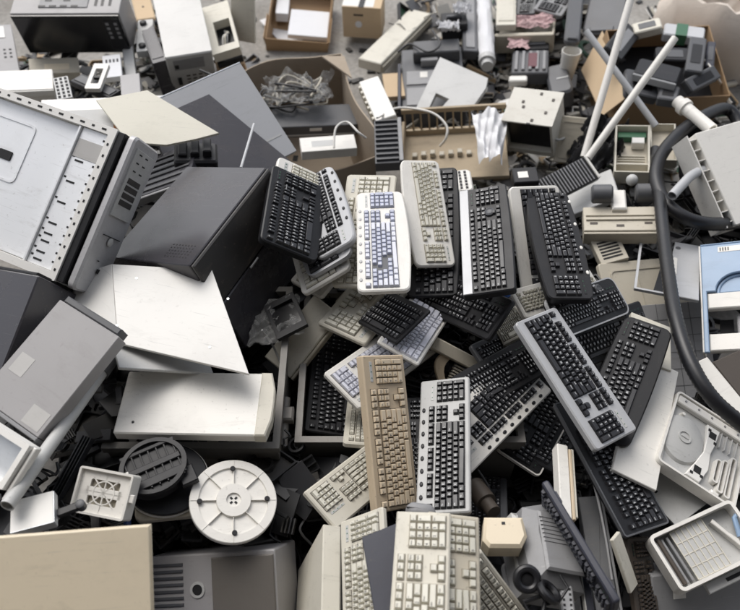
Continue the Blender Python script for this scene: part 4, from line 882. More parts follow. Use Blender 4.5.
# ------------------------------------------------------------------ right side
root, l, d, t_ = boxthing('panelA', 'plastic_sheet', 'long white plastic panel sticking out from under the matt black keyboard', 'plastic panel', W_, .003, .002)
q = MB(); q.box(-l/2,-l/2+.004,-d/2,d/2,-.03,-t_+.001,.001); q.build('flange', W_, root)
root, l, d, t_ = boxthing('panelB', 'plastic_sheet', 'short cream panel above the matt black keyboard', 'plastic panel', CR, .003, .002)
q = MB(); q.box(l/2-.004,l/2,-d/2,d/2,-.04,-t_+.001,.001); q.build('flange', CR, root)
M, l, d, t_ = pose('prcover'); root = thing('printer_hood', 'off white moulded printer cover with slots beside the black hose', 'printer part', M)
out = rrect(l, d, .018, 5)
q = MB(); q.frame(out, inset(out, .007), -.045, 0); q.build('rim', W_, root)
MB().slab(inset(out, .006), -.045, -.022, .001).build('shell', LG, root)
MB().box(-l*.46,l*.46,d*.36,d*.47,-.023,-.004,.003).build('upper_band', W_, root)
for i in range(5): MB().lathe([(.004,-.004),(.004,-.002),(.001,-.002)],10,M=T3(-l*.36+i*l*.18,d*.42,0)).build('screw', MG, root)
q = MB(); q.lathe([(.075,-.023),(.070,-.012),(.05,-.006),(.001,-.004)], 32, sy=1.25, M=T3(-l*.26,-d*.03,0)); q.frame(circle(.022,28,-l*.26,-d*.03), circle(.018,28,-l*.26,-d*.03), -.006, -.001); q.box(-l*.26-.012,-l*.26+.012,-d*.03-.003,-d*.03+.003,-.006,-.001,.001); q.build('dome', LG, root)
pl = [(-l*.02,d*.33),(l*.15,d*.33),(l*.13,d*.12),(l*.10,-d*.02),(l*.12,-d*.22),(l*.05,-d*.43),(-l*.13,-d*.43),(-l*.06,-d*.25),(l*.015,-d*.03),(l*.01,d*.15)]
pt = MB().slab(pl[::-1], -.023, -.009, .002).build('raised_plate', WM, root)
holes(pt, [(-l*.01,-d*.30),(l*.07,d*.22)], .024, .026, -.009, name='square_hole'); holes(pt, [(-l*.07,-d*.37),(l*.055,-d*.35),(l*.02,d*.27),(l*.12,d*.14)], .010, .010, -.009, name='small_hole')
q = MB(); q.lathe([(.009,-.023),(.006,-.006),(.001,-.006)],14,M=T3(-l*.34,d*.26,0)); q.build('screw_post', W_, root)
for (x, yc, hh_) in ((.21,-.18,.30),(.29,-.20,.42),(.38,-.16,.52)):
    q = MB(); q.frame(rrect(.020,d*hh_,.008,4,l*x,d*yc), rrect(.012,d*hh_-.010,.005,4,l*x,d*yc), -.023, -.003); q.build('slot_wall', W_, root)
    holes(root, [(l*x, d*yc)], .011, d*hh_-.012, -.0225, name='long_slot')
for i in range(4): MB().box(l*.18+i*l*.07,l*.186+i*l*.07,d*.14,d*.34,-.023,-.010,.0005).build('rib', LG, root)
MB().box(l*.2,l*.30,-d*.47,-d*.42,-.023,-.004,.004).build('stop', W_, root)
root, l, d, t_ = boxthing('greysheet', 'metal_sheet', 'bare grey sheet with one screw hole below the moulded printer cover', 'metal panel', LG, .002, .001)
holes(root, [(.0,-d*.3)], .012, .010, 0, name='screw_hole')
M, l, d, t_ = pose('prtray'); root = thing('printer_tray', 'white printer cover with ribbed paper tray at the lower right', 'printer part', M)
out = [(-l/2,-d*.5),(l*.5,-d*.5),(l*.5,d*.5),(-l*.46,d*.5),(-l*.52,d*.1)]
out = rrect(l,d,.018,5)
q = MB(); q.frame(out, inset(out,.010), -.06, 0); q.build('rim', W_, root)
MB().slab(inset(out,.009), -.06, -.045, .001).build('shell', LG, root)
q = MB(); q.box(-l*.25,l*.13,-d*.42,d*.42,-.046,-.022,.002); tr = q.build('tray_plate', LG, root)
q = MB()
for i in range(7): q.box(-l*.25+i*l*.38/6-.0015,-l*.25+i*l*.38/6+.0015,-d*.42,d*.42,-.023,-.0195,.0004)
for j in range(5): q.box(-l*.25,l*.13,-d*.42+j*d*.21-.0015,-d*.42+j*d*.21+.0015,-.023,-.0205,.0004)
q.build('ribs', CR, tr)
q = MB()
for x in (-.43,-.36,-.30): q.box(l*x-.004,l*x+.004,-d*.4,d*.38,-.046,-.02,.002)
q.build('guide_rail', MG, root); q = MB(); q.tube([(-l*.40,-d*.4,-.02),(-l*.40,d*.4,-.02)], .007, 12); q.build('roller', BR, root)
MB().slab([(l*.2,d*.3),(l*.24,d*.34),(l*.30,d*.05),(l*.36,-.02),(l*.34,-.05),(l*.30,-.02),(l*.26,d*.05)][::-1],-.046,-.02,.002).build('slot_plate', W_, root)
q = MB(); q.tube([(l*.38,-d*.1,-.02),(l*.44,d*.2,-.016),(l*.5,d*.24,-.012)], .008, 10); q.build('blue_lever', BU, root)
q = MB(); q.box(-l*.2,l*.35,-d/2-.03,-d/2-.001,-.055,-.04,.002); q.build('front_step', LG, root); holes(root, [(l*.15,-d/2-.016)], l*.25, .010, -.04, name='front_slot')
root, l, d, t_ = boxthing('greybase', 'printer_casing', 'grey flat casing in the lower right corner under the ribbed tray', 'printer part', MG, .006, .004)
q = MB(); q.box(-l*.3,-l*.18,d*.2,d*.32,-.001,.004,.001); q.build('pad', W_, root); holes(root, [(l*.1,d*.4)], l*.3, .014, 0)
# blue printer cover
M, l, d, t_ = pose('bluecover'); root = thing('printer_hood', 'pale blue printer cover with arch and white cross bars at the right edge', 'printer part', M)
out = [(-l/2,-d/2),(-l/2+.016,-d/2),(-l/2+.016,d*.05)]
for i in range(13):
    a = math.pi*(1-i/12); out.append((.02+(l*.38)*math.cos(a), d*.05+.075*math.sin(a)))
out += [(l/2,d*.05),(l/2,d/2),(-l/2,d/2)]
MB().slab(out, -.012, 0, .003).build('shell', BU, root)
MB().box(-l/2-.006,-l/2,-d/2,d/2,-.07,.002,.002).build('white_edge', W_, root)
MB().box(-l/2+.0005,l/2,d/2+.0005,d/2+.008,-.07,0,.003).build('rear_edge', BU, root)
q = MB(); q.box(-l/2+.06,l/2,d/2-.035,d/2-.012,0,.0012,0); lb = q.build('label_plate', W_, root)
q = MB(); gx = -l/2+.066
for ch in 'IIII': 
    q.box(gx,gx+.004,d/2-.031,d/2-.016,.0012,.0018,0); gx += .009
q.build('label_print', LGD, lb, smooth=0)
pts = []
for i in range(13):
    a = math.pi*(1-i/12); pts.append((.02+(l*.38-.006)*math.cos(a), d*.05+.072*math.sin(a), -.02))
MB().tube(pts, .006, 10).build('arch_lip', BU, root)
MB().box(-l*.36,l*.5,d*.06,d*.26,-.04,-.022,.002).build('arch_recess', BU, root)
MB().box(-l*.3,l*.5,-d*.02,d*.045,-.06,-.035,.004).build('inner_ledge', DG, root)
MB().box(-l/2+.017,l/2,-d*.10,d*.045,-.035,-.008,.004).build('cross_bar', W_, root)
MB().box(-l/2+.017,l/2,-d*.48,-d*.33,-.035,-.008,.004).build('cross_bar', W_, root)
MB().box(-l*.28,-l*.06,-d*.33,-d*.10,-.12,-.1,.002).build('dark_well', HOLE, root)
MB().box(-l*.0,l*.5,-d*.32,-d*.11,-.10,-.05,.004).build('roller_block', MG, root)
M, l, d, t_ = pose('lever'); root = thing('paper_guide', 'white curved plastic arm beside the black hose below the pale blue cover', 'printer part', M)
out = [(-l*.5,d*.5),(-l*.5,d*.0),(-l*.45,-d*.2),(-l*.2,-d*.34),(-l*.4,-d*.5),(l*.6,-d*.5),(l*.55,-d*.1),(l*.5,d*.5)]
MB().slab(out, -.022, 0, .004).build('arm', W_, root); MB().box(l*.62,l*2.4,-d*.45,d*.42,-.05,-.01,.004).build('dark_cover', BR, root)
# silver frame
M, l, d, t_ = pose('silverframe'); root = thing('monitor_part', 'silver panel with black screen part and thin frame, left of the blue cover', 'monitor', M)
MB().slab([(-l*.05,-d/2),(l/2,-d/2),(l/2,d/2),(.02,d/2)], -.014, 0, .002).build('panel', SV, root)
MB().slab([(-l*.20,-d/2+.01),(-l*.055,-d/2+.01),(l*.06,d/2),(-l*.02,d/2)], -.02, -.003, .001).build('screen', BL, root)
q = MB(); q.frame(rrect(l*.52,d,.004,3,-l*.24,0), rrect(l*.52-.018,d-.02,.003,3,-l*.24,0), -.012, -.001); q.build('frame', SV, root)
q = MB(); q.lathe([(.010,-.001),(.010,.0015),(.001,.0015)],18,M=T3(l*.14,d*.38,0)); q.build('button', DG, root)
MB().slab(rrect(.018,.12,.008,4,l*.10,d*.02),-.001,.003,.001).build('handle', W_, root)
# louvred white housing top right
M, l, d, t_ = pose('louver'); root = thing('monitor_housing', 'white ribbed housing at the right edge above the pale blue cover', 'monitor', M)
MB().slab(rrect(l,d,.006,3), -t_, 0, .003).build('body', W_, root)
for i in range(9): MB().box(-l/2-.035,-l/2-.0005,-d/2+.02+i*d/9,-d/2+.024+i*d/9,-t_*.8,-.006,.001).build('louvre', W_, root)
MB().box(-l/2-.040,-l/2-.034,-d/2,d/2,-t_*.8,-.003,.001).build('louvre_frame', W_, root); MB().box(-l/2-.034,-l/2-.0005,-d/2,d/2,-t_*.82,-t_*.8,0).build('louvre_back', LG, root)
a, b2 = [Vector(p) for p in LP['cyl47']]; root = thing('cardboard_tube', 'white roller tube with rimmed end above the coiled black hose', 'tube', Matrix.Translation(a))
t = (b2-a).normalized(); MB().tube([Vector((0,0,0)), b2-a], .027, 22, hollow=.8).build('tube', W_, root); MB().tube([-t*.006, t*.02], .037, 22, hollow=.75).build('rim', W_, root)
def smooth(pts, k=8):
    P_ = [Vector(p) for p in pts]; out = []
    for i in range(len(P_)-1):
        p0, p1, p2, p3 = P_[max(i-1,0)], P_[i], P_[i+1], P_[min(i+2,len(P_)-1)]
        for j in range(k):
            t = j/k; out.append(.5*((2*p1)+(p2-p0)*t+(2*p0-5*p1+4*p2-p3)*t*t+(3*p1-p0-3*p2+p3)*t**3))
    return out+[P_[-1]]
def ribbed(pts, r, n=16):
    S = smooth(pts, 20); q = MB(); vs = []; fs = []; up = Vector((0,0,1))
    for i, p in enumerate(S):
        t = (S[min(i+1,len(S)-1)]-S[max(i-1,0)]).normalized(); a = t.cross(up).normalized(); u_ = a.cross(t)
        rr = r*(1+.035*(1 if i % 2 else -1))
        for k in range(n): an = 2*math.pi*k/n; vs.append(tuple(p+(a*math.cos(an)+u_*math.sin(an))*rr))
    for i in range(len(S)-1):
        for k in range(n): j = (k+1) % n; fs.append((i*n+k, i*n+j, (i+1)*n+j, (i+1)*n+k))
    fs.append(tuple(range(n-1,-1,-1))); fs.append(tuple((len(S)-1)*n+k for k in range(n)))
    return q.add(vs, fs)
o = ribbed(LP['hose1'], .027).build('hose', RB, smooth=60); tag(o, 'black vacuum hose coiled in a loop beside the white ribbed housing', 'hose')
o = ribbed(LP['hose2'], .024).build('hose', RB, smooth=60); tag(o, 'black vacuum hose running straight down past the silver panel', 'hose')
o = ribbed(LP['hose3'], .023).build('hose', RB, smooth=60); tag(o, 'short inner loop of black hose behind the grey tube end', 'hose')
a = [Vector(p) for p in LP['wand']]; root = thing('vacuum_nozzle', 'grey metal tube end with open mouth lying inside the hose loop', 'vacuum part', Matrix.Translation(a[0]))
MB().tube([p-a[0] for p in smooth(LP['wand'], 5)], .019, 20, hollow=.82).build('tube', SV, root)
# open device tray
root, l, d, t_ = openbox('tray49', 'device_tray', 'open cream device shell with green circuit board, by the crossed tubes', 'plastic tray', CR, .007, inner=BG)
MB().box(-l/2+.012,l/2-.012,d/2-.05,d/2-.014,-t_+.009,-.03,.001).build('circuit_board', GN, root); MB().box(.0,l/2-.02,d/2-.10,d/2-.06,-t_+.009,-.02,.003).build('white_block', WM, root)
MB().box(-l/2+.007,l/2-.007,-d/2+.06,-d/2+.066,-t_+.009,-.01,.001).build('divider', CR, root)
q = MB()
for i in range(5): q.box(-l/2+.015,l/2-.015,-d*.18+i*.016,-d*.18+i*.016+.004,-t_+.008,-t_+.014,0)
q.build('ribs', CR, root)
root, l, d, t_ = openbox('tray49b', 'device_tray', 'empty beige plastic shell behind the one holding a green board', 'plastic tray', CR, .006, inner=BG)
MB().lathe([(.03,0),(.03,.01),(.024,.01),(.024,.004),(.001,.004)], 20, M=T3(-.01,-.03,-t_+.008)).build('boss', CR, root)
# roller unit
root, l, d, t_ = boxthing('roller', 'roller_unit', 'beige printer roller unit with two dark grey wheels', 'printer part', BG, .004, .003)
q = MB(); q.box(-l/2,l/2,-d/2-.012,-d/2-.001,-t_,-.006,.002); q.box(-l/2+.01,l/2-.01,-.012,-.004,0,.008,.001); q.box(-l/2+.01,l/2-.01,.012,.016,0,.006,.001); q.build('front_bar', BG, root)
holes(root, [(-l*.36,-d*.2),(l*.38,-d*.2),(.0,-d*.3)], .03, .012, .0, BR, 'recess')
MB().box(-l*.10,l*.10,d/2-.03,d/2+.08,-.03,.02,.006).build('carriage', W_, root)
Mi = pose('roller')[0].inverted()
for nm in ('knob1','knob2'):
    c = Mi @ Vector(LP[nm][0]); q = MB(); q.lathe([(.031,-.042),(.039,-.035),(.039,.035),(.031,.042),(.014,.042),(.001,.036)], 26, M=RY(90)); q.build('wheel', DG, root, Matrix.Translation(c))
q = MB(); c = Mi @ Vector(LP['ball'][0]); q.lathe([(.001,-.024)]+[(.024*math.cos(math.radians(a)), .024*math.sin(math.radians(a))) for a in range(-75,90,15)], 20); q.build('ball', LG, root, Matrix.Translation(c))
# white lidded box
M, l, d, t_ = pose('lidbox'); root = thing('metal_box', 'white metal box with screwed lid and dark open front in the back', 'metal box', M)
MB().slab(rrect(l+.01,d+.012,.003,2), -.008, 0, .0015).build('lid', PWB, root)
q = MB(); q.box(-l/2,-l/2+.01,-d/2,d/2,-t_,-.009,.001); q.box(l/2-.01,l/2,-d/2,d/2,-t_,-.009,.001); q.box(-l/2+.01,l/2-.01,d/2-.01,d/2,-t_,-.009,.001); q.box(-l/2+.01,l/2-.01,-d/2,d/2-.01,-t_,-t_+.03,.001); q.build('body', PWB, root)
MB().box(-l/2+.012,l/2-.012,-d/2+.03,d/2-.012,-t_+.032,-.02,.002).build('dark_inside', BL, root)
holes(root, [(-l*.22,.02),(-l*.18,-.01),(l*.3,-.03),(l*.36,.05),(.02,d/2-.02),(.02,-d/2+.015)], .012, .014, 0, BR, 'screws', t=.004)
MB().box(.0,.016,-d/2-.012,-d/2-.002,-.05,.004,.001).build('catch', BL, root)
root, l, d, t_ = boxthing('plate51', 'plastic_sheet', 'dusty beige panel leaning right of the white metal box', 'plastic panel', BG, .008, .004)
q = MB(); q.frame(rrect(l*.8,d*.8,.01), rrect(l*.74,d*.74,.008), -.001, .003); q.build('raised_edge', BG, root)
q = MB(); vs = []; fs = []; n = 44; l, d = P['paper'][9], P['paper'][10]
for j in range(n+1):
    for i in range(n+1):
        u_, v_ = i/n-.5, j/n-.5; wd = .62+.42*(v_+.5)
        x = u_*l*wd*1.15+.03*l*math.sin(3*v_)-(.10*l*(.5-v_)) + .10*l; y = v_*d*.86+.012*math.sin(9*u_+1)
        z = .020*math.sin(11*u_+3*v_)*(1-v_)+.008*math.sin(27*u_-9*v_+2)+.010*abs(math.sin(6*u_+11*v_))+.05*(1-4*u_*u_)*.6
        vs.append((x, y, z))
for j in range(n):
    for i in range(n): k = j*(n+1)+i; fs.append((k,k+1,k+n+2,k+n+1))
o = q.add(vs, fs).build('paper_bag', PA, None, pose('paper')[0], smooth=70); tag(o, 'crumpled white paper bag left of the white metal box', 'paper')
# slatted crate
M, l, d, t_ = pose('crate'); root = thing('wooden_crate', 'low brown crate with slatted back wall and pale bottom board', 'crate', M)
MB().box(-l/2,l/2,-d/2,d/2,-.02,0,.002).build('bottom', WD, root); MB().box(-l/2,l/2,d/2,d/2+.018,-.02,.03,.002).build('lower_rail', WD, root); MB().box(-l/2,l/2,d/2,d/2+.018,.13,.155,.002).build('upper_rail', WD, root)
for i in range(13): MB().box(-l/2+.01+i*(l-.03)/12,-l/2+.018+i*(l-.03)/12,d/2+.004,d/2+.014,.03,.13,.001).build('slat', WD, root)
MB().box(-l/2,-l/2+.014,-d/2,d/2,0,.09,.002).build('side_wall', WD, root)
q = MB()
for i in range(7): q.box(-l*.4+i*.045,-l*.4+i*.045+.025,-d*.05,d*.04,0,.018+.006*(i%3),.003)
q.build('connector_block', BG, root)
cv, pl, _ = polysheet('cover54', .03, MG, 'printer_hood'); cv.data.materials[0] = LG; tag(cv, 'flat grey L shaped plastic cover lying on the dark blue grey shell', 'plastic cover')
root, l, d, t_ = boxthing('bluegrey', 'printer', 'dark blue grey printer body under the flat grey cover', 'printer', DG, .01, .005)
q = MB(); q.box(-l*.42,l*.4,-d*.1,d*.12,0,.006,.002); q.box(-l*.42,-l*.05,-d*.42,-d*.15,0,.006,.002); q.build('raised_panel', MG, root); q = MB(); q.box(-l*.3,l*.45,d*.25,d*.46,0,.07,.006); q.build('rear_housing', DG, root)
MB().box(-l*.2,-l*.08,.0,.05,.006,.0075,0).build('sticker', W_, root); MB().box(-l/2-.02,-l/2-.001,-d/2,d*.2,-t_,.03,.004).build('side_wall', NV, root)
q = MB(); q.box(-l*.18,l*.1,d*.18,d*.24,0,.045,.004); q.build('tray_front', MG, root)
for i, (px, s_) in enumerate((('whitebit58a',.07),('whitebit58b',.06))):
    o = crumple(s_*1.7, s_*1.4, .06, 8, 11+i).build('plastic_scrap', PA, None, Matrix.Translation(LP[px][0]), smooth=70); tag(o, ('small crumpled white scrap on the dark printer body','white plastic scrap beside the foil wrapped roll')[i], 'plastic scrap')
root, l, d, t_ = boxthing('finned', 'heat_sink', 'dark grey finned plastic block in front of the brown slatted crate', 'heat sink', DG, .003, .002)
q = MB()
for i in range(9): q.box(-l/2+.006,l/2-.02,-d/2+.014+i*d/9,-d/2+.022+i*d/9,-.001,.012,.001)
q.build('fins', DG, root); MB().box(l/2-.018,l/2,-d/2,d/2,-.001,.014,.002).build('side_edge', MG, root)
M, l, d, t_ = pose('wrapped'); root = thing('wrapped_roll', 'long white roll in wrinkled plastic wrap standing in the background', 'roll', M)
q = MB(); r_ = random.Random(4); pts = [(0, -d/2+d*i/16, -.03) for i in range(17)]; q.tube(pts, .045, 14); q.v = [(v[0]*(1+.12*r_.uniform(-1,1)), v[1], v[2]*(1+.25*r_.uniform(-1,1))) for v in q.v]; q.build('roll', PA, root, smooth=20)
MB().tube([(0,-d/2-.02,-.03),(0,-d/2+.02,-.03)], .048, 14, hollow=.7).build('roll_end', LG, root)
root, l, d, t_ = boxthing('darkslab', 'printer_part', 'dark blue grey slab standing left of the wrapped white roll', 'printer part', DG, .005, .004)
q = MB(); q.box(-l*.3,l*.3,-d*.45,d*.4,-.001,.005,.002); q.build('raised_panel', MG, root)
M, l, d, t_ = pose('traybox'); root = thing('plastic_tray', 'beige plastic tray holding pink cloth in the background', 'plastic tray', M)
MB().slab(rrect(l,.03,.01,4,0,-d/2+.015), -.12, 0, .004).build('front_wall', BG, root)
MB().box(-l/2+.01,l/2-.01,-d/2+.032,d*1.6,-.12,-.10,.002).build('bottom', BG, root); MB().box(l/2-.012,l/2,-d/2+.03,d*1.6,-.12,-.01,.002).build('side_wall', BG, root)
MB().lathe([(.014,0),(.014,.012),(.001,.014)],14, M=T3(.02,-d/2-.001,-.05) @ RX(90)).build('knob', CR, root)
q = crumple(l*.75, d*.9, .04, 10, 21); o = q.build('pink_cloth', PK, None, pose('traybox')[0] @ T3(.03,.05,.0), smooth=70); tag(o, 'faded pink cloth lying inside the beige tray', 'cloth')
root, l, d, t_ = boxthing('traywall', 'plastic_sheet', 'upright cream board at the left end of the beige tray', 'plastic panel', CR, .004, .003)
MB().box(-l*.4,l*.4,-d*.4,d*.4,-.001,.004,.002).build('raised_panel', CR, root)
o = crumple(P['pinkcloth'][9]*1.1, P['pinkcloth'][10], .02, 8, 31).build('pink_cloth', PK, None, pose('pinkcloth')[0], smooth=40); tag(o, 'corner of pink cloth hanging below the beige tray', 'cloth')
root, l, d, t_ = boxthing('cartdev', 'card_reader', 'dark cash till unit with reddish slots and a white foot', 'device', DG, .01, .006)
q = MB()
for i in range(5): q.box(-l*.42+i*l*.19,-l*.33+i*l*.19,-d*.4,d*.4,0,.012,.003)
q.build('key_strip', MG, root); MB().box(-l*.05,l*.2,-d*.3,d*.3,.0,.013,.003).build('red_insert', plastic('dull_red', (.12,.035,.045), .5, .3), root); MB().slab(rrect(l*.5,.05,.012,4,-l*.3,-d/2-.03), -.05, -.01, .006).build('foot', W_, root)
root, l, d, t_ = boxthing('cartback', 'plastic_casing', 'black cover behind the dark till unit', 'plastic cover', BL, .006, .004); MB().box(-l*.4,l*.4,-d*.2,d*.2,0,.01,.003).build('ridge', DG, root)
root, l, d, t_ = boxthing('strip61', 'printer_trim', 'chipped white plastic bezel leaning on the big taupe carton', 'plastic cover', W_, .006, .004)
q = MB()
for i in range(7): q.box(-l/2-.012,-l/2+.004,-d*.42+i*d*.13,-d*.36+i*d*.13,-.05,-.004,.003)
q.build('clips', CR, root)
slabthing('tanbit', 'cardboard_piece', 'piece of pale cardboard behind the chipped white bezel', 'cardboard', PT)
o = MB().tube(smooth(LP['cableA']), .006, 8).build('cable', W_, smooth=60); tag(o, 'pale cable curling over the brown slatted crate', 'cable')
# chair shells and bits right
root, l, d, t_ = boxthing('slab63', 'broken_chair', 'broad dark grey seat shell behind the white tubes', 'chair part', DG, .05, .01); MB().box(-l*.3,l*.3,-d*.48,-d*.40,0,.01,.004).build('lip', DG, root)
root, l, d, t_ = boxthing('slab63b', 'broken_chair', 'narrow dark grey shell beside the broad one', 'chair part', DG, .03, .01); MB().box(-l*.3,l*.3,-d*.48,-d*.42,0,.01,.004).build('lip', DG, root)
M, l, d, t_ = pose('bin63'); root = thing('plastic_bucket', 'white tapered plastic container below the dark grey shells', 'container', M)
q = MB(); q.lathe([(l*.34,-t_*1.3),(l*.46,-t_*.5),(l*.52,0),(l*.48,.0),(l*.42,-t_*.5),(.001,-t_*.6)], 20, sy=.8); q.build('body', W_, root); MB().frame(circle(l*.54,20,ry=l*.43), circle(l*.5,20,ry=l*.4), -.02, .004).build('rim', W_, root)
root, l, d, t_ = boxthing('shell63', 'plastic_casing', 'dark grey green curved plastic shell behind the white metal box', 'plastic cover', DG, .035, .012); MB().box(-l*.1,l*.42,-.01,.0,0,.003,.001).build('light_stripe', LG, root)
# big cardboard box of black devices
root, l, d, t_ = openbox('devbox', 'cardboard_box', 'brown cardboard box heaped with black handsets, right background', 'cardboard box', KR, .006, h=.4)
MB().box(-l/2+.007,l/2-.007,-d/2+.007,d/2-.007,-.16,-.14,0).build('packing', BL, root)
f_, _ = polysheet('flap', .006, PT, 'box_flap', root)
mats = [BL,BL,BL,DG,SV,DG,DG,DG,CR,NV]
txt = ['black radio handset with grey screen on top of the heap','wide black handset with silver edge lying across the box','thin black device behind the silver edged one','dark grey slab standing at the right of the box','silver device with green band at the back of the box',
 'small dark grey block at the front rim of the box','dark grey handset hanging over the right front corner','broad dark grey device at the left front of the box','cream plastic bar at the back left of the box','navy device on edge at the far right of the box']
for i in range(10):
    M, l, d, t_ = pose('d%d' % i)
    root = thing('handset', txt[i], 'handset', M, 'devices heaped in the cardboard box')
    MB().slab(rrect(l,d,min(l,d)*.12,3), -.05, 0, .006).build('body', mats[i], root)
    if i == 0: MB().slab(rrect(l*.7,d*.4,.006,3), 0, .003, .001).build('screen', MG, root)
    elif i == 4: MB().box(-l*.2,l*.08,-d/2-.003,d/2+.003,-.053,.004,.001).build('green_band', GN, root)
    elif i == 1: MB().box(-l/2,l/2,-d/2-.012,-d/2-.001,-.04,.001,.004).build('silver_edge', SV, root)
    else: MB().slab(rrect(l*.6,d*.55,.004,2), 0, .002, .0008).build('panel', DG if i not in (3,5,6,7) else BL, root)
for i, nm in enumerate(('pole1','pole2','pole3')):
    a, b2 = [Vector(p) for p in LP[nm]]
    o = MB().tube([Vector((0,0,0)), b2-a], (.017,.0155,.0165)[i], 20, hollow=.82).build('tube', W_ if i != 1 else SV, None, Matrix.Translation(a))
    tag(o, ('white tube running highest out of the picture, left of the box','silver tube leaning to the right behind the other two','white tube with open round end in front of the black handsets')[i], 'tube', 'crossed tubes')
c = Vector(LP['bag'][0]); root = thing('sack', 'crumpled beige white sack in the top right corner', 'sack', Matrix.Translation(c) @ RZ(-20))
q = MB(); r_ = random.Random(9); prof = [(.30,-.30),(.36,-.15),(.37,0),(.33,.12),(.27,.18),(.22,.17),(.20,.08),(.12,.02),(.001,.01)]; q.lathe(prof, 26, sy=.75)
q.v = [(v[0]*(1+.10*math.sin(5*math.atan2(v[1],v[0])+v[2]*14)+.04*r_.uniform(-1,1)), v[1]*(1+.08*math.sin(4*math.atan2(v[1],v[0])+v[2]*9)), v[2]+.025*math.sin(6*math.atan2(v[1],v[0]))) for v in q.v]; q.build('cloth', WB, root, smooth=60)
o = MB().tube(smooth(LP['cableC']), .006, 8).build('cable', W_, smooth=60); tag(o, 'pale cord hanging down right of the cardboard box', 'cable')
root, l, d, t_ = openbox('blackbin68', 'plastic_bin', 'black plastic bin under the coiled hose at the right', 'bin', BL, .012, h=.34)
root, l, d, t_ = boxthing('beigeboard69', 'plastic_sheet', 'dusty beige moulded panel lying beneath the silver panel', 'plastic panel', BG, .01, .004)
q = MB(); q.frame(rrect(l*.8,d*.7,.02), rrect(l*.77,d*.66,.018), -.001, .004); q.box(-l*.1,-l*.09,-d*.35,d*.35,-.001,.004,.001); q.build('ridges', BG, root)
root, l, d, t_ = boxthing('tiles', 'ceiling_tile', 'grey tiled board in shade behind the straight hose', 'board', MG, .002, .002)
q = MB()
for i in range(1,4): q.box(-l/2+i*l/4-.001,-l/2+i*l/4+.001,-d/2,d/2,-.001,.0008,0)
for i in range(1,6): q.box(-l/2,l/2,-d/2+i*d/6-.001,-d/2+i*d/6+.001,-.001,.001,0)
q.build('joints', DG, root, smooth=0)
root, l, d, t_ = boxthing('vent70', 'vent_grille', 'small beige framed vent with dark slots below the roller unit', 'vent', BG, .004, .002); holes(root, [(0, y) for y in (-.04,-.025,-.01,.005,.02,.035)], l*.7, .008, 0, name='vent_slots')
root, l, d, t_ = boxthing('panel71', 'plastic_sheet', 'light grey plastic panel under the big slatted vent', 'plastic panel', LG, .006, .003); MB().box(-l*.48,-l*.3,d/2-.02,d/2+.012,-.02,.004,.002).build('tab', MG, root)
M, l, d, t_ = pose('ventK36'); root = thing('vent_grille', 'dark slatted vent panel with white edge above the black curved keyboard', 'vent', M)
MB().slab(rrect(l,d,.004), -.03, -.004, .002).build('back', BL, root); MB().box(l/2-.012,l/2,-d/2,d/2,-.004,.006,.002).build('white_edge', W_, root); MB().box(-l/2,-l/2+.02,-d/2,-d/2+.02,-.004,.006,.002).build('white_corner', W_, root)
for i in range(17): MB().box(-l/2+.012+i*(l-.03)/17,-l/2+.018+i*(l-.03)/17,-d/2+.004,d/2-.004,-.004,.005,.001).build('slat', MG, root)
# ------------------------------------------------------------------ top left and back
slab_, l, d, t_ = slabthing('whitepanel2', 'metal_sheet', 'white framed panel with rusty corner behind the open chassis', 'metal panel', WM)
MB().box(-l*.42,l*.42,-d*.4,d*.2,-.001,.0015,0).build('inset_plate', LG, slab_); MB().box(l*.30,l*.425,-d*.4,d*.15,.0014,.0025,0).build('rusty_patch', FR, slab_)
cp, pl, _ = polysheet('creampanel3', .012, plastic('pale_cream_panel', (.70,.67,.57), .45, .2, scratch=.2), 'plastic_sheet'); tag(cp, 'angular cream panel pointing right, behind the open chassis', 'plastic panel')
root, l, d, t_ = boxthing('deskcase4', 'desktop_computer', 'white desktop case edge behind the open chassis at the left', 'computer', W_, .004, .003); MB().box(-l/2,l/2,-d/2-.008,-d/2-.001,-.03,-.002,.002).build('front_lip', W_, root)
root, l, d, t_ = boxthing('perf4', 'vent_grille', 'small perforated grey metal end plate beside the white desktop case edge', 'vent', LG, .002, .001); holes(root, grid(-l*.32,l*.32,3,-d*.4,d*.4,6), .011, .017, 0, name='perforation')
M, l, d, t_ = pose('vcr5'); root = thing('microwave_oven', 'grey topped appliance with glossy black front and button column', 'appliance', M)
MB().slab(rrect(l,d,.004), -t_, 0, .003).build('body', GP, root)
Mf = T3(0,-d/2-.001,-t_/2) @ RX(90)
q = MB(); q.box(-l/2+.004,l/2-.004,-t_/2+.002,t_/2-.004,0,.018,.005); fr = q.build('front_door', GL, root, Mf)
q = MB(); q.box(l/2-.09,l/2-.012,-t_/2+.03,t_/2-.03,.018,.020,.001); cpn = q.build('control_panel', BL, fr)
holes(cpn, grid(l/2-.072,l/2-.03,2,-t_*.05,t_*.3,4), .016, .016, .020, MG, 'button')
q = MB(); q.box(-l*.25,l*.2,-d*.3,d*.05,-.001,.004,.002); tp = q.build('rear_plate', MG, root)
holes(tp, [(-l*.22,-.05),(-l*.12,-.05),(-l*.02,-.05),(l*.08,-.05),(-l*.17,-.01),(0,-.01)], .035, .012, .004, BL, 'sockets'); holes(root, [(l*.27,-.02),(l*.33,-.02),(l*.40,-.02)], .014, .05, 0, BL, 'vents')
root, l, d, t_ = boxthing('leftgrey6', 'computer_case', 'grey metal casing at the far left edge', 'computer', GP, .004, .003); MB().box(-l*.1,l*.2,d*.2,d*.45,0,.004,.001).build('white_plate', WM, root); holes(root, grid(l*.1,l*.3,2,-d*.2,-d*.05,3), .012, .02, 0)
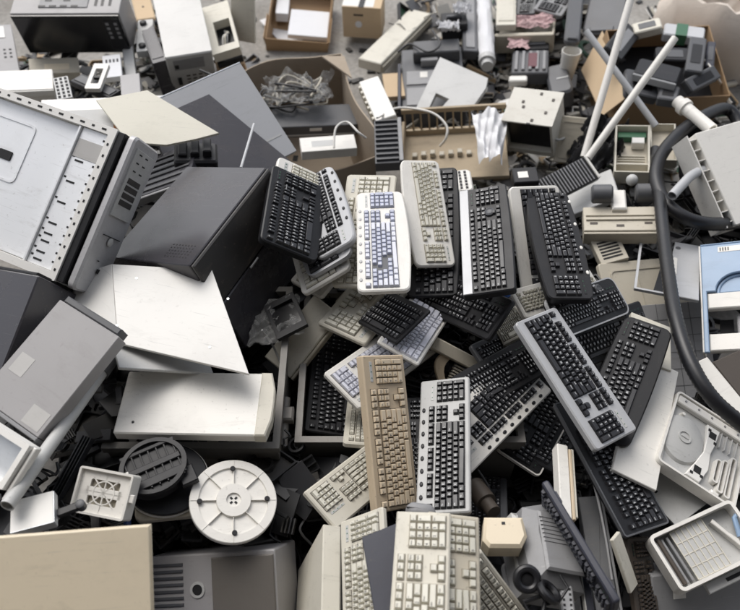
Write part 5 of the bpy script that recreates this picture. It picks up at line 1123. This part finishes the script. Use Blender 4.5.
M, l, d, t_ = pose('case7'); root = thing('computer_case', 'tall bright white computer case with its rear connectors facing us', 'computer', M)
MB().slab(rrect(l,d,.003), -t_, 0, .0015).build('body', WM, root)
q = MB(); q.box(-l/2+.004,l/2-.004,-t_/2+.004,t_/2-.004,0,.004,.001); rp = q.build('rear_panel', LG, root, T3(0,-d/2-.001,-t_/2) @ RX(90))
q = MB(); q.box(-l*.36,l*.3,t_*.12,t_*.4,.003,.006,.001); q.build('power_supply', MG, rp); holes(rp, [(-l*.3,.06),(-l*.3,-.04),(-l*.3,-.07)], .02, .03, .005); holes(rp, grid(-l*.1,l*.3,4,-.10,-.02,4), .02, .01, .004, BR, 'connectors')
root, l, d, t_ = boxthing('darkslab8', 'computer_case', 'dark green grey case side left of the tall white one', 'computer', BC, .003, .002); MB().box(-l*.4,l*.4,-d*.4,d*.4,0,.003,.001).build('side_panel', BC, root)
root, l, d, t_ = boxthing('plate9', 'metal_bracket', 'pale metal plate with two round black feet', 'bracket', LG, .003, .002)
for y in (d*.36,-d*.36): MB().lathe([(.018,0),(.018,.012),(.012,.016),(.001,.016)],18,M=T3(-.01,y,0)).build('rubber_foot', BL, root)
root, l, d, t_ = boxthing('wood9', 'wooden_block', 'tan block leaning beside the tall white case', 'wood', PT, .012, .006); MB().lathe([(.006,0),(.006,.003),(.001,.003)],10,M=T3(0,0,0)).build('screw', BR, root)
root, l, d, t_ = boxthing('strip9', 'metal_strip', 'upright grey metal strip right of the black fronted appliance', 'metal panel', LG, .002, .002); MB().box(-l/2-.004,-l/2,-d/2,d/2,-.05,-.005,.001).build('edge', MG, root)
root, l, d, t_ = boxthing('greybox9', 'metal_box', 'small grey metal box in front of the dark green grey case', 'metal box', GP, .003, .002); MB().box(-l/2+.004,l/2-.004,-d/2-.006,-d/2-.001,-.05,-.004,.001).build('front_plate', MG, root)
M, l, d, t_ = pose('bracket9'); root = thing('drive_bracket', 'white plastic bracket with slots behind the open chassis', 'bracket', M @ RZ(-25)); MB().frame(rrect(l*1.4,d,.006), rrect(l*.7,d*.6,.004), -.02, 0).build('frame', W_, root); MB().box(-l*.3,l*.3,-.008,.008,-.018,-.004,.001).build('cross_bar', BL, root)
root, l, d, t_ = boxthing('blackstrip9', 'plastic_strip', 'black plastic strip slanting behind the angular cream panel', 'plastic strip', BL, .004, .003); MB().box(-l*.3,l*.3,-d*.45,d*.45,0,.004,.001).build('ridge', DG, root)
root, l, d, t_ = boxthing('panel9', 'plastic_sheet', 'yellow grey panel in shade under the black fronted appliance', 'plastic panel', BG, .003, .002); MB().box(-l*.2,l*.3,-d*.3,d*.1,0,.0008,0).build('sticker', YB, root)
root, l, d, t_ = boxthing('card9', 'label_card', 'small white printed card below the button column', 'card', PA, .002, .001)
q = MB()
for i in range(4): q.box(-l*.35+i*.018,-l*.35+i*.018+.010,d*.15,d*.3,0,.0008,0)
q.build('print', LGD, root, smooth=0)
slab_, l, d, t_ = slabthing('creamtop10', 'plastic_sheet', 'tall cream panel leaning left of the brown open carton', 'plastic panel', CR)
M, l, d, t_ = pose('bays10'); root = thing('empty_computer', 'cream computer front with an empty drive opening full of wires', 'computer part', M)
MB().frame(rrect(l,d,.005), rrect(l*.6,d*.5,.003,4,.012,-d*.12), -.05, 0).build('frame', CR, root); MB().box(-l/2+.006,l/2-.006,-d/2+.006,d/2-.006,-.10,-.07,.001).build('dark_inside', BL, root)
for i in range(3): MB().tube(smooth([(-.02+.01*i,-d*.3,-.06),(.0+.012*i,-d*.15,-.02),(.03-.008*i,.0,-.05),(.01,.04,-.06)],5), .0045, 7).build('wire', (W_,CR,MG)[i], root)
root, l, d, t_ = boxthing('brown10', 'cardboard_box', 'small brown carton corner behind the grey steel panel', 'cardboard box', KR, .002, .001); MB().box(-l*.5,l*.5,-.02,.02,0,.0008,0).build('tape', PT, root)
M, l, d, t_ = pose('case15'); root = thing('computer_casing_sheet', 'grey steel side panel tipped up in front of the taupe carton', 'metal panel', M)
MB().slab(rrect(l,d,.002), -.006, 0, .001).build('sheet', plastic('grey_zinc', (.40,.40,.405), .33, .15, metal=.3, scale=3, scratch=.3, bump=.02), root)
q = MB(); q.frame(rrect(l-.001,d-.001,.002), rrect(l-.006,d-.006,.002), -.02, -.006); q.build('flange', ST, root); MB().box(-l/2-.002,l/2,d/2+.0005,d/2+.006,-.02,.001,.001).build('bright_edge', ST, root)
q = MB(); q.box(-l*.15,l*.1,d*.05,d*.06,0,.0015,0); q.box(l*.2,l*.45,-d*.3,-d*.285,0,.0015,0); q.build('crease', LG, root)
cp, pl, _ = polysheet('case16', .02, BC, 'computer_casing_sheet'); tag(cp, 'dark side panel in shade under the tipped grey steel one', 'metal panel')
root, l, d, t_ = boxthing('psu16', 'power_supply', 'lumpy black power unit below the tip of the angular cream panel', 'power supply', BL, .012, .008)
for i in range(3): MB().box(-l*.4+i*l*.28,-l*.2+i*l*.28,-d*.3,d*.35,0,.016+.008*i,.004).build('socket', BL, root)
root, l, d, t_ = boxthing('dark16b', 'vent_grille', 'dark striped vent panel between the open chassis and the black case', 'vent', BC, .004, .003)
q = MB()
for i in range(6): q.box(-l*.45,l*.45,-d*.42+i*d*.15,-d*.37+i*d*.15,0,.005,.001)
q.build('ribs', DG, root); MB().box(-l/2,l/2,-d/2-.014,-d/2-.002,-.03,.001,.002).build('light_edge', MG, root)
a, b2 = [Vector(p) for p in LP['rod16']]; o = MB().tube([a, b2], .005, 10).build('metal_rod', SV); tag(o, 'thin bright rod standing in front of the dark side panel', 'rod')
# big open taupe carton
M, l, d, t_ = pose('gaylord'); root = thing('cardboard_box', 'big open taupe carton holding plastic bags and a dark player', 'cardboard box', M)
def wavy(p0, p1, h, bulge, n=12, seed=1):
    r = random.Random(seed); vs = []; fs = []; a, b_ = Vector(p0), Vector(p1); nn = Vector((-(b_-a).y,(b_-a).x,0)).normalized()
    for i in range(n+1):
        t = i/n; p = a.lerp(b_, t); o = nn*bulge*math.sin(math.pi*t)
        for (k, z) in ((0,-h),(1,-h),(1,.012*math.sin(7*t+seed)),(0,.012*math.sin(7*t+seed))): q_ = p+o+nn*(.007*k); vs.append((q_.x,q_.y,z))
    for i in range(n):
        for k in range(4): fs.append((i*4+k, i*4+(k+1)%4, i*4+4+(k+1)%4, i*4+4+k))
    fs.append((3,2,1,0)); fs.append((n*4,n*4+1,n*4+2,n*4+3)); return MB().add(vs, fs)
for i, (p0, p1, bu) in enumerate((((-l/2,d/2,0),(l/2,d/2,0),.05),((l/2,d/2,0),(l/2,-d/2,0),-.03),((l/2,-d/2,0),(-l/2,-d/2,0),.02),((-l/2,-d/2,0),(-l/2,d/2,0),.03))): wavy(p0, p1, t_-.01, bu, seed=i).build('wall', KT, root, T3(0,0,-.16 if i == 2 else 0))
MB().box(-l/2,l/2,-d/2,d/2,-t_+.004,-t_+.010,0).build('bottom', KT, root)
MB().slab([(l/2-.10,d/2-.0),(l/2+.01,d/2-.03),(l/2+.0,d/2-.22)],-.004,.004,.001).build('torn_flap', KT, root, T3(0,0,.01) @ RY(0))
root, l, d, t_ = boxthing('ingaylord', 'video_player', 'dark blue grey player with white label inside the taupe carton', 'appliance', DG, .004, .003); MB().box(-.03,.03,-d/2-.003,-d/2-.0005,-.03,-.012,.0005).build('label_plate', W_, root); MB().box(-l/2+.01,l/2-.01,-d/2-.002,-d/2-.0004,-.06,-.05,.0004).build('trim', LG, root)
M, l, d, t_ = pose('ingaylord')
o = crumple(.32,.22,.10,14,3).build('plastic_bag', FILM, None, Matrix.Translation(LP['plasticG'][0]), smooth=70); tag(o, 'crumpled clear plastic bag inside the taupe carton', 'plastic bag')
o = MB().tube(smooth([Vector(LP['plasticG'][0])+Vector((random.uniform(-.2,.2),random.uniform(-.10,.10),random.uniform(-.04,.06))) for i in range(26)],6), .005, 7).build('cable', RB, smooth=60); tag(o, 'black tangled cable over the plastic bag in the carton', 'cable')
o = MB().tube(smooth([Vector(LP['plasticG'][0])+Vector((random.uniform(-.2,.2),random.uniform(-.08,.12),random.uniform(-.04,.06))) for i in range(16)],6), .005, 7).build('cable', BG, smooth=60); tag(o, 'beige tangled cable over the plastic bag in the carton', 'cable')
root, l, d, t_ = boxthing('cartonG', 'paper_box', 'white flat box at the front of the taupe carton', 'box', W_, .003, .002); MB().box(-l*.3,l*.1,-d*.2,d*.2,0,.0006,0).build('print', LG, root)
o = MB().tube(smooth(LP['cableG']), .005, 8).build('cable', W_, smooth=60); tag(o, 'white cable arching over the flat white box', 'cable')
# kraft cartons, brown open carton
M, l, d, t_ = pose('kraft'); root = thing('cardboard_box', 'closed kraft carton with white top strip in the far background', 'cardboard box', M)
MB().slab(rrect(l,d,.003), -t_, 0, .002).build('body', PT, root); MB().box(-l/2,l*.3,-d*.45,d*.45,0,.001,0).build('top_sheet', W_, root); MB().box(-.02,.015,-d*.5,d*.5,.001,.002,0).build('dark_tape', BL, root)
MB().slab(circle(.022,14),0,.002,0).build('torn_spot', PA, root, T3(-.02,-d/2,-t_*.55) @ RX(90)); MB().box(-.03,.03,-.006,.006,0,.001,0).build('print', BR, root, T3(-.02,-d/2,-t_*.25) @ RX(90))
root, l, d, t_ = openbox('openbox11', 'cardboard_box', 'shallow open brown carton holding a white sheet in the far background', 'cardboard box', KR, .006, h=.13)
MB().box(l/2+.001,l/2+.006,-d/2,-d*.1,-.10,.05,.001).build('flap', KR, root, RY(12)); MB().box(-l/2-.006,-l/2-.001,-d/2,-d*.1,-.10,.05,.001).build('flap', KR, root, RY(-12))
slabthing('insheet11', 'foam_sheet', 'white sheet lying in the shallow brown carton', 'foam', PA)
slabthing('inwhite11', 'foam_block', 'small white block in the left corner of the brown carton', 'foam', PA)
slabthing('floorpaper', 'paper_sheet', 'pale paper sheet on the floor beside the brown carton', 'paper', PA, th=.003)
root, l, d, t_ = boxthing('longpanel13', 'plastic_casing', 'long cream bezel lying diagonally on the floor in the back', 'plastic cover', CR, .004, .005); MB().box(l/2+.001,l/2+.012,-d/2+.01,d/2-.01,-.06,-.02,.002).build('side_lip', BG, root)
root, l, d, t_ = boxthing('ex1', 'black_box', 'small black box with handle behind the dark blue grey printer', 'device', BL, .008, .005); MB().box(-l*.3,l*.3,-.01,.01,0,.02,.004).build('handle', DG, root)
root, l, d, t_ = boxthing('ex2', 'power_adapter', 'small black adapter with white label below the white metal box', 'power adapter', BL, .006, .004); MB().box(-l*.3,l*.1,-d*.2,d*.2,0,.0006,0).build('label_plate', W_, root)
root, l, d, t_ = boxthing('ex3', 'media_keypad', 'white curved button strip behind the silver strip dial keyboard', 'keypad', W_, .02, .006); holes(root, grid(-l*.25,l*.1,2,-d*.35,d*.35,6), .010, .010, 0, BL, 'button', t=.004)
o = crumple(.34,.3,.16,14,41,-.12).build('bag', BL, None, Matrix.Translation(LP['blackbag'][0]), smooth=70); tag(o, 'crumpled black bag between the white metal box and the board tray', 'bag')
for nm, m_, r_, lb in (('c1',RB,.005,'black cable hanging in the gap right of the blue crate'),('c2',MG,.004,'grey cable in the dark gap left of the tilted cream keyboard'),('c3',BL,.004,'black cable in shade right of the silver upright keyboard'),('c4',LG,.004,'pale cable below the front corner of the black case'),
        ('c5',MG,.004,'grey cable along the slim black sliding keyboard'),('c6',RB,.006,'black cable coiled on top of the dark printer'),('c7',LG,.006,'pale cable winding right of the white metal box'),('c8',RB,.006,'black cable trailing onto the floor by the taupe carton')):
    o = MB().tube(smooth(LP[nm]), r_, 8).build('cable', m_, smooth=60); tag(o, lb, 'cable')
# ------------------------------------------------------------------ bins, heap, ground
def steelbin(a, b2, depth, label, h=.42):
    a, b2 = Vector(a), Vector(b2); w = (b2-a).length; z = a.z
    root = thing('metal_bin', label, 'metal bin', Matrix(((1,0,0,a.x),(0,1,0,a.y),(0,0,1,0),(0,0,0,1))), 'steel stillage bins')
    R_ = .018
    MB().box(0,w,0,.004,z-h,z-.03,0).build('wall', RS, root); MB().box(0,w,depth-.004,depth,z-h,z-.03,0).build('wall', RS, root)
    MB().box(0,.004,.005,depth-.005,z-h,z-.03,0).build('wall', RS, root); MB().box(w-.004,w,.005,depth-.005,z-h,z-.03,0).build('wall', RS, root)
    MB().box(.005,w-.005,.005,depth-.005,z-h,z-h+.004,0).build('floor_plate', RS, root)
    MB().frame([(-.008,-.008),(w+.008,-.008),(w+.008,depth+.008),(-.008,depth+.008)], [(.014,.014),(w-.014,.014),(w-.014,depth-.014),(.014,depth-.014)], z-.03, z).build('rim', RS, root)
    for (x, y) in ((.0,.0),(w-.04,0),(0,depth-.04),(w-.04,depth-.04)): MB().box(x,x+.04,y,y+.04,0,z-h-.001,.001).build('leg', RS, root)
    return root
steelbin(*LP['bin1'], .62, 'steel bin with worn rim beneath the cream desktop case')
steelbin(*LP['bin2'], .62, 'steel bin with worn rim around the deep black keyboard')
a, b2 = [Vector(p) for p in LP['latch']]; root = thing('bin_latch', 'steel latch post between the two steel bins', 'latch', Matrix.Translation(a))
MB().tube([Vector((0,0,.0)), Vector((0,-.16,-.03))], .014, 12).build('post', RS, root); MB().box(-.03,.03,-.09,-.04,-.02,.018,.006).build('clamp', RS, root)
root, l, d, t_ = openbox('bluecrate', 'plastic_crate', 'dark blue plastic crate around the white wheel base at the lower left', 'crate', BCR, .012, h=.36)
def at_px(px, py, z):
    th = math.radians(52); d = Vector(((px-370)/740, math.cos(th)+math.sin(th)*(305-py)/740, -math.sin(th)+math.cos(th)*(305-py)/740))
    return Vector((0,0,2.7))+d*((z-2.7)/d.z)
# scrap fill below the items
boxes = []
def top_at(x, y):
    zz = 9
    for k, v in P.items():
        if k in ('bluecrate','gaylord','devbox','openbox11','blackbin68','insheet11','inwhite11','floorpaper','ingaylord','cartonG') or k[0] == 'd' and k[1:].isdigit(): continue
        dx, dy = x-v[0], y-v[1]
        X = Vector(v[3:6]); n = Vector(v[6:9]); Y = n.cross(X)
        A = X.x*Y.y-X.y*Y.x
        if abs(A) < .05: continue
        u_ = (dx*Y.y-dy*Y.x)/A; w_ = (X.x*dy-X.y*dx)/A
        if abs(u_) < v[9]/2+.03 and abs(w_) < v[10]/2+.03:
            zz = min(zz, v[2]+X.z*u_+Y.z*w_-v[11]/max(.3,n.z))
    return zz
rnd = random.Random(12); q = MB(); q2 = MB()
def shard(q, s, Mx):
    """one broken piece: board, ribbed strip, L bracket, ring or small open casing"""
    k = rnd.random(); a, b_ = s*rnd.uniform(.5,1), s*rnd.uniform(.25,.9)
    if k < .3: 
        pl = [(-a,-b_),(a*rnd.uniform(.4,1),-b_),(a,b_*rnd.uniform(-.4,.6)),(a*rnd.uniform(.2,.9),b_),(-a,b_*rnd.uniform(.4,1))]
        q.slab(pl, -.003, .003, .001, M=Mx)
    elif k < .45: q.box(-a,a,-b_*.3,b_*.3,-s*.12,s*.12,.002,M=Mx)
    elif k < .65:
        q.frame(rrect(2*a,2*b_,.006,2), rrect(2*a-.012,2*b_-.012,.004,2), -s*.25, 0, M=Mx); q.box(-a+.003,a-.003,-b_+.003,b_-.003,-s*.25,-s*.22,0,M=Mx)
    elif k < .75: q.frame(circle(b_,14), circle(b_*.72,14), -.008, .008, M=Mx)
    elif k < .88:
        for i in range(4): q.box(-a,a,-b_*.6+i*b_*.4,-b_*.6+i*b_*.4+.004,-.01,.01,.0,M=Mx)
        q.box(-a,a,-b_*.65,b_*.65,-.012,-.008,0,M=Mx)
    else:
        q.tube([Mx @ Vector((-a+2*a*i/7, b_*.6*math.sin(i*.9), .01*math.cos(i*1.7))) for i in range(8)], .004, 6)
inside = ('gaylord','devbox','openbox11','insheet11','inwhite11','floorpaper','ingaylord','cartonG','kraft')
for k, v in list(P.items()):
    if k in inside or (k[0] == 'd' and k[1:].isdigit()): continue
    for i in range(60):
        x = v[0]+rnd.uniform(-.5,.5)*v[9]*1.3; y = v[1]+rnd.uniform(-.5,.5)*v[10]*1.5
        if y > 4.4 or y < .2 or abs(x) > 1.9+.2*y or (y > 2.35 and -.75 < x < .35 and y < 3.5) or (y > 3.3 and -.9 < x < .25) or (y > 2.9 and x > 1.15 and i > 20): continue
        s = rnd.uniform(.03,.12); 
        zt = min(top_at(x+a_*s*.9, y+b_*s*.9) for a_ in (-1,0,1) for b_ in (-1,0,1))
        if zt > 5: continue
        zt -= .05+s*.3
        zc = zt-rnd.uniform(.0,.08) if i < 30 else zt*rnd.uniform(.25,.9)
        if zc < .04: continue
        Mx = T3(x, y, zc) @ RZ(rnd.uniform(0,360)) @ RX(rnd.gauss(0,14)) @ RY(rnd.gauss(0,14))
        shard(q2 if y > 2.45 else q, s, Mx)
o = q.build('scrap_heap', SCRAP, smooth=0); tag(o, 'dark broken plastic and metal scrap filling the gaps beneath the heap', 'scrap', kind='stuff')
# loose pale litter between the things at the back
for (x0, x1, y0, y1, n_) in ((0,135,55,110,70),(135,250,60,110,40),(395,470,0,115,70),(470,600,0,120,120),(560,740,60,170,90),(655,740,0,60,30),(405,520,100,180,50),(520,660,160,300,70)):
    for i in range(n_):
        p = at_px(rnd.uniform(x0,x1), rnd.uniform(y0,y1), rnd.uniform(.02,.16)); s = rnd.uniform(.025,.11)
        shard(q2, s, Matrix.Translation(p) @ RZ(rnd.uniform(0,360)) @ RX(rnd.gauss(0,18)) @ RY(rnd.gauss(0,18)))
o = q2.build('scrap_litter', SCRAP_PALE, smooth=0); tag(o, 'pale and dark broken casing pieces littering the ground at the back', 'scrap', kind='stuff')
# small crumbs on the floor
q = MB()
for i in range(420):
    x, y = rnd.uniform(-2.2,2.4), rnd.uniform(2.9,5.6); s_ = rnd.uniform(.006,.03)
    q.box(-s_,s_,-s_*.6,s_*.6,0,s_*.4,0,M=T3(x,y,.002) @ RZ(rnd.uniform(0,180)) @ RX(rnd.gauss(0,5)))
o = q.build('plastic_crumbs', SCRAP, smooth=0); tag(o, 'plastic crumbs and grit scattered over the concrete floor', 'debris', kind='stuff')
g = MB(); g.add([(-60,-60,0),(60,-60,0),(60,60,0),(-60,60,0)],[(0,1,2,3)]); o = g.build('ground', CONC, smooth=0); o['kind'] = 'structure'; o['label'] = 'dusty grey brown concrete floor'; o['category'] = 'floor'
# added unseen overhead slab and wall that shade the near part of the heap
rf = MB().box(-9,9,-3,.9,4.3,4.45,0).build('added_shade_roof', MG, smooth=0); rf['kind'] = 'structure'; rf['label'] = 'added flat overhead slab, out of view, shading the near end of the heap'; rf['category'] = 'added_shade_roof'
bw = MB().box(-9,9,-3.2,-3.0,0,4.45,0).build('added_shade_wall', GP, smooth=0); bw['kind'] = 'structure'; bw['label'] = 'added plain grey wall, out of view behind the viewpoint, blocking sky light'; bw['category'] = 'wall'
# ------------------------------------------------------------------ light, sky, camera
w = bpy.data.worlds.new('World'); scene.world = w; w.use_nodes = True
N, L = w.node_tree.nodes, w.node_tree.links; bgd = N['Background']
sun_dir = Vector((-.38,.62,1.0)).normalized()
sk = N.new('ShaderNodeTexSky'); sk.sky_type = 'NISHITA'; sk.sun_disc = False
sk.sun_elevation = math.asin(sun_dir.z); sk.sun_rotation = math.atan2(sun_dir.x, sun_dir.y); sk.dust_density = 3; sk.air_density = 1.0; sk.ozone_density = 1
hs = N.new('ShaderNodeHueSaturation'); hs.inputs['Saturation'].default_value = .35
L.new(sk.outputs[0], hs.inputs['Color']); L.new(hs.outputs[0], bgd.inputs['Color']); bgd.inputs['Strength'].default_value = .15
ld = bpy.data.lights.new('sun', 'SUN'); ld.energy = 1.0; ld.angle = math.radians(40); ld.color = (1,.965,.91)
lo = bpy.data.objects.new('sun', ld); col.objects.link(lo); lo.rotation_mode = 'QUATERNION'; lo.rotation_quaternion = (-sun_dir).to_track_quat('-Z','Y')
cd = bpy.data.cameras.new('camera'); cam = bpy.data.objects.new('camera', cd); col.objects.link(cam)
cam.location = (0,0,2.7); cam.rotation_euler = (math.radians(90-52),0,0)
cd.sensor_fit = 'HORIZONTAL'; cd.sensor_width = 36; cd.lens = 36*740/740; cd.clip_end = 300; cd.clip_start = .05
cd.dof.use_dof = True; cd.dof.focus_distance = 2.35; cd.dof.aperture_fstop = 2.4
scene.camera = cam
vs_ = scene.view_settings; vs_.view_transform = 'Standard'; vs_.look = 'None'; vs_.gamma = 1; vs_.exposure = .56; vs_.use_curve_mapping = False
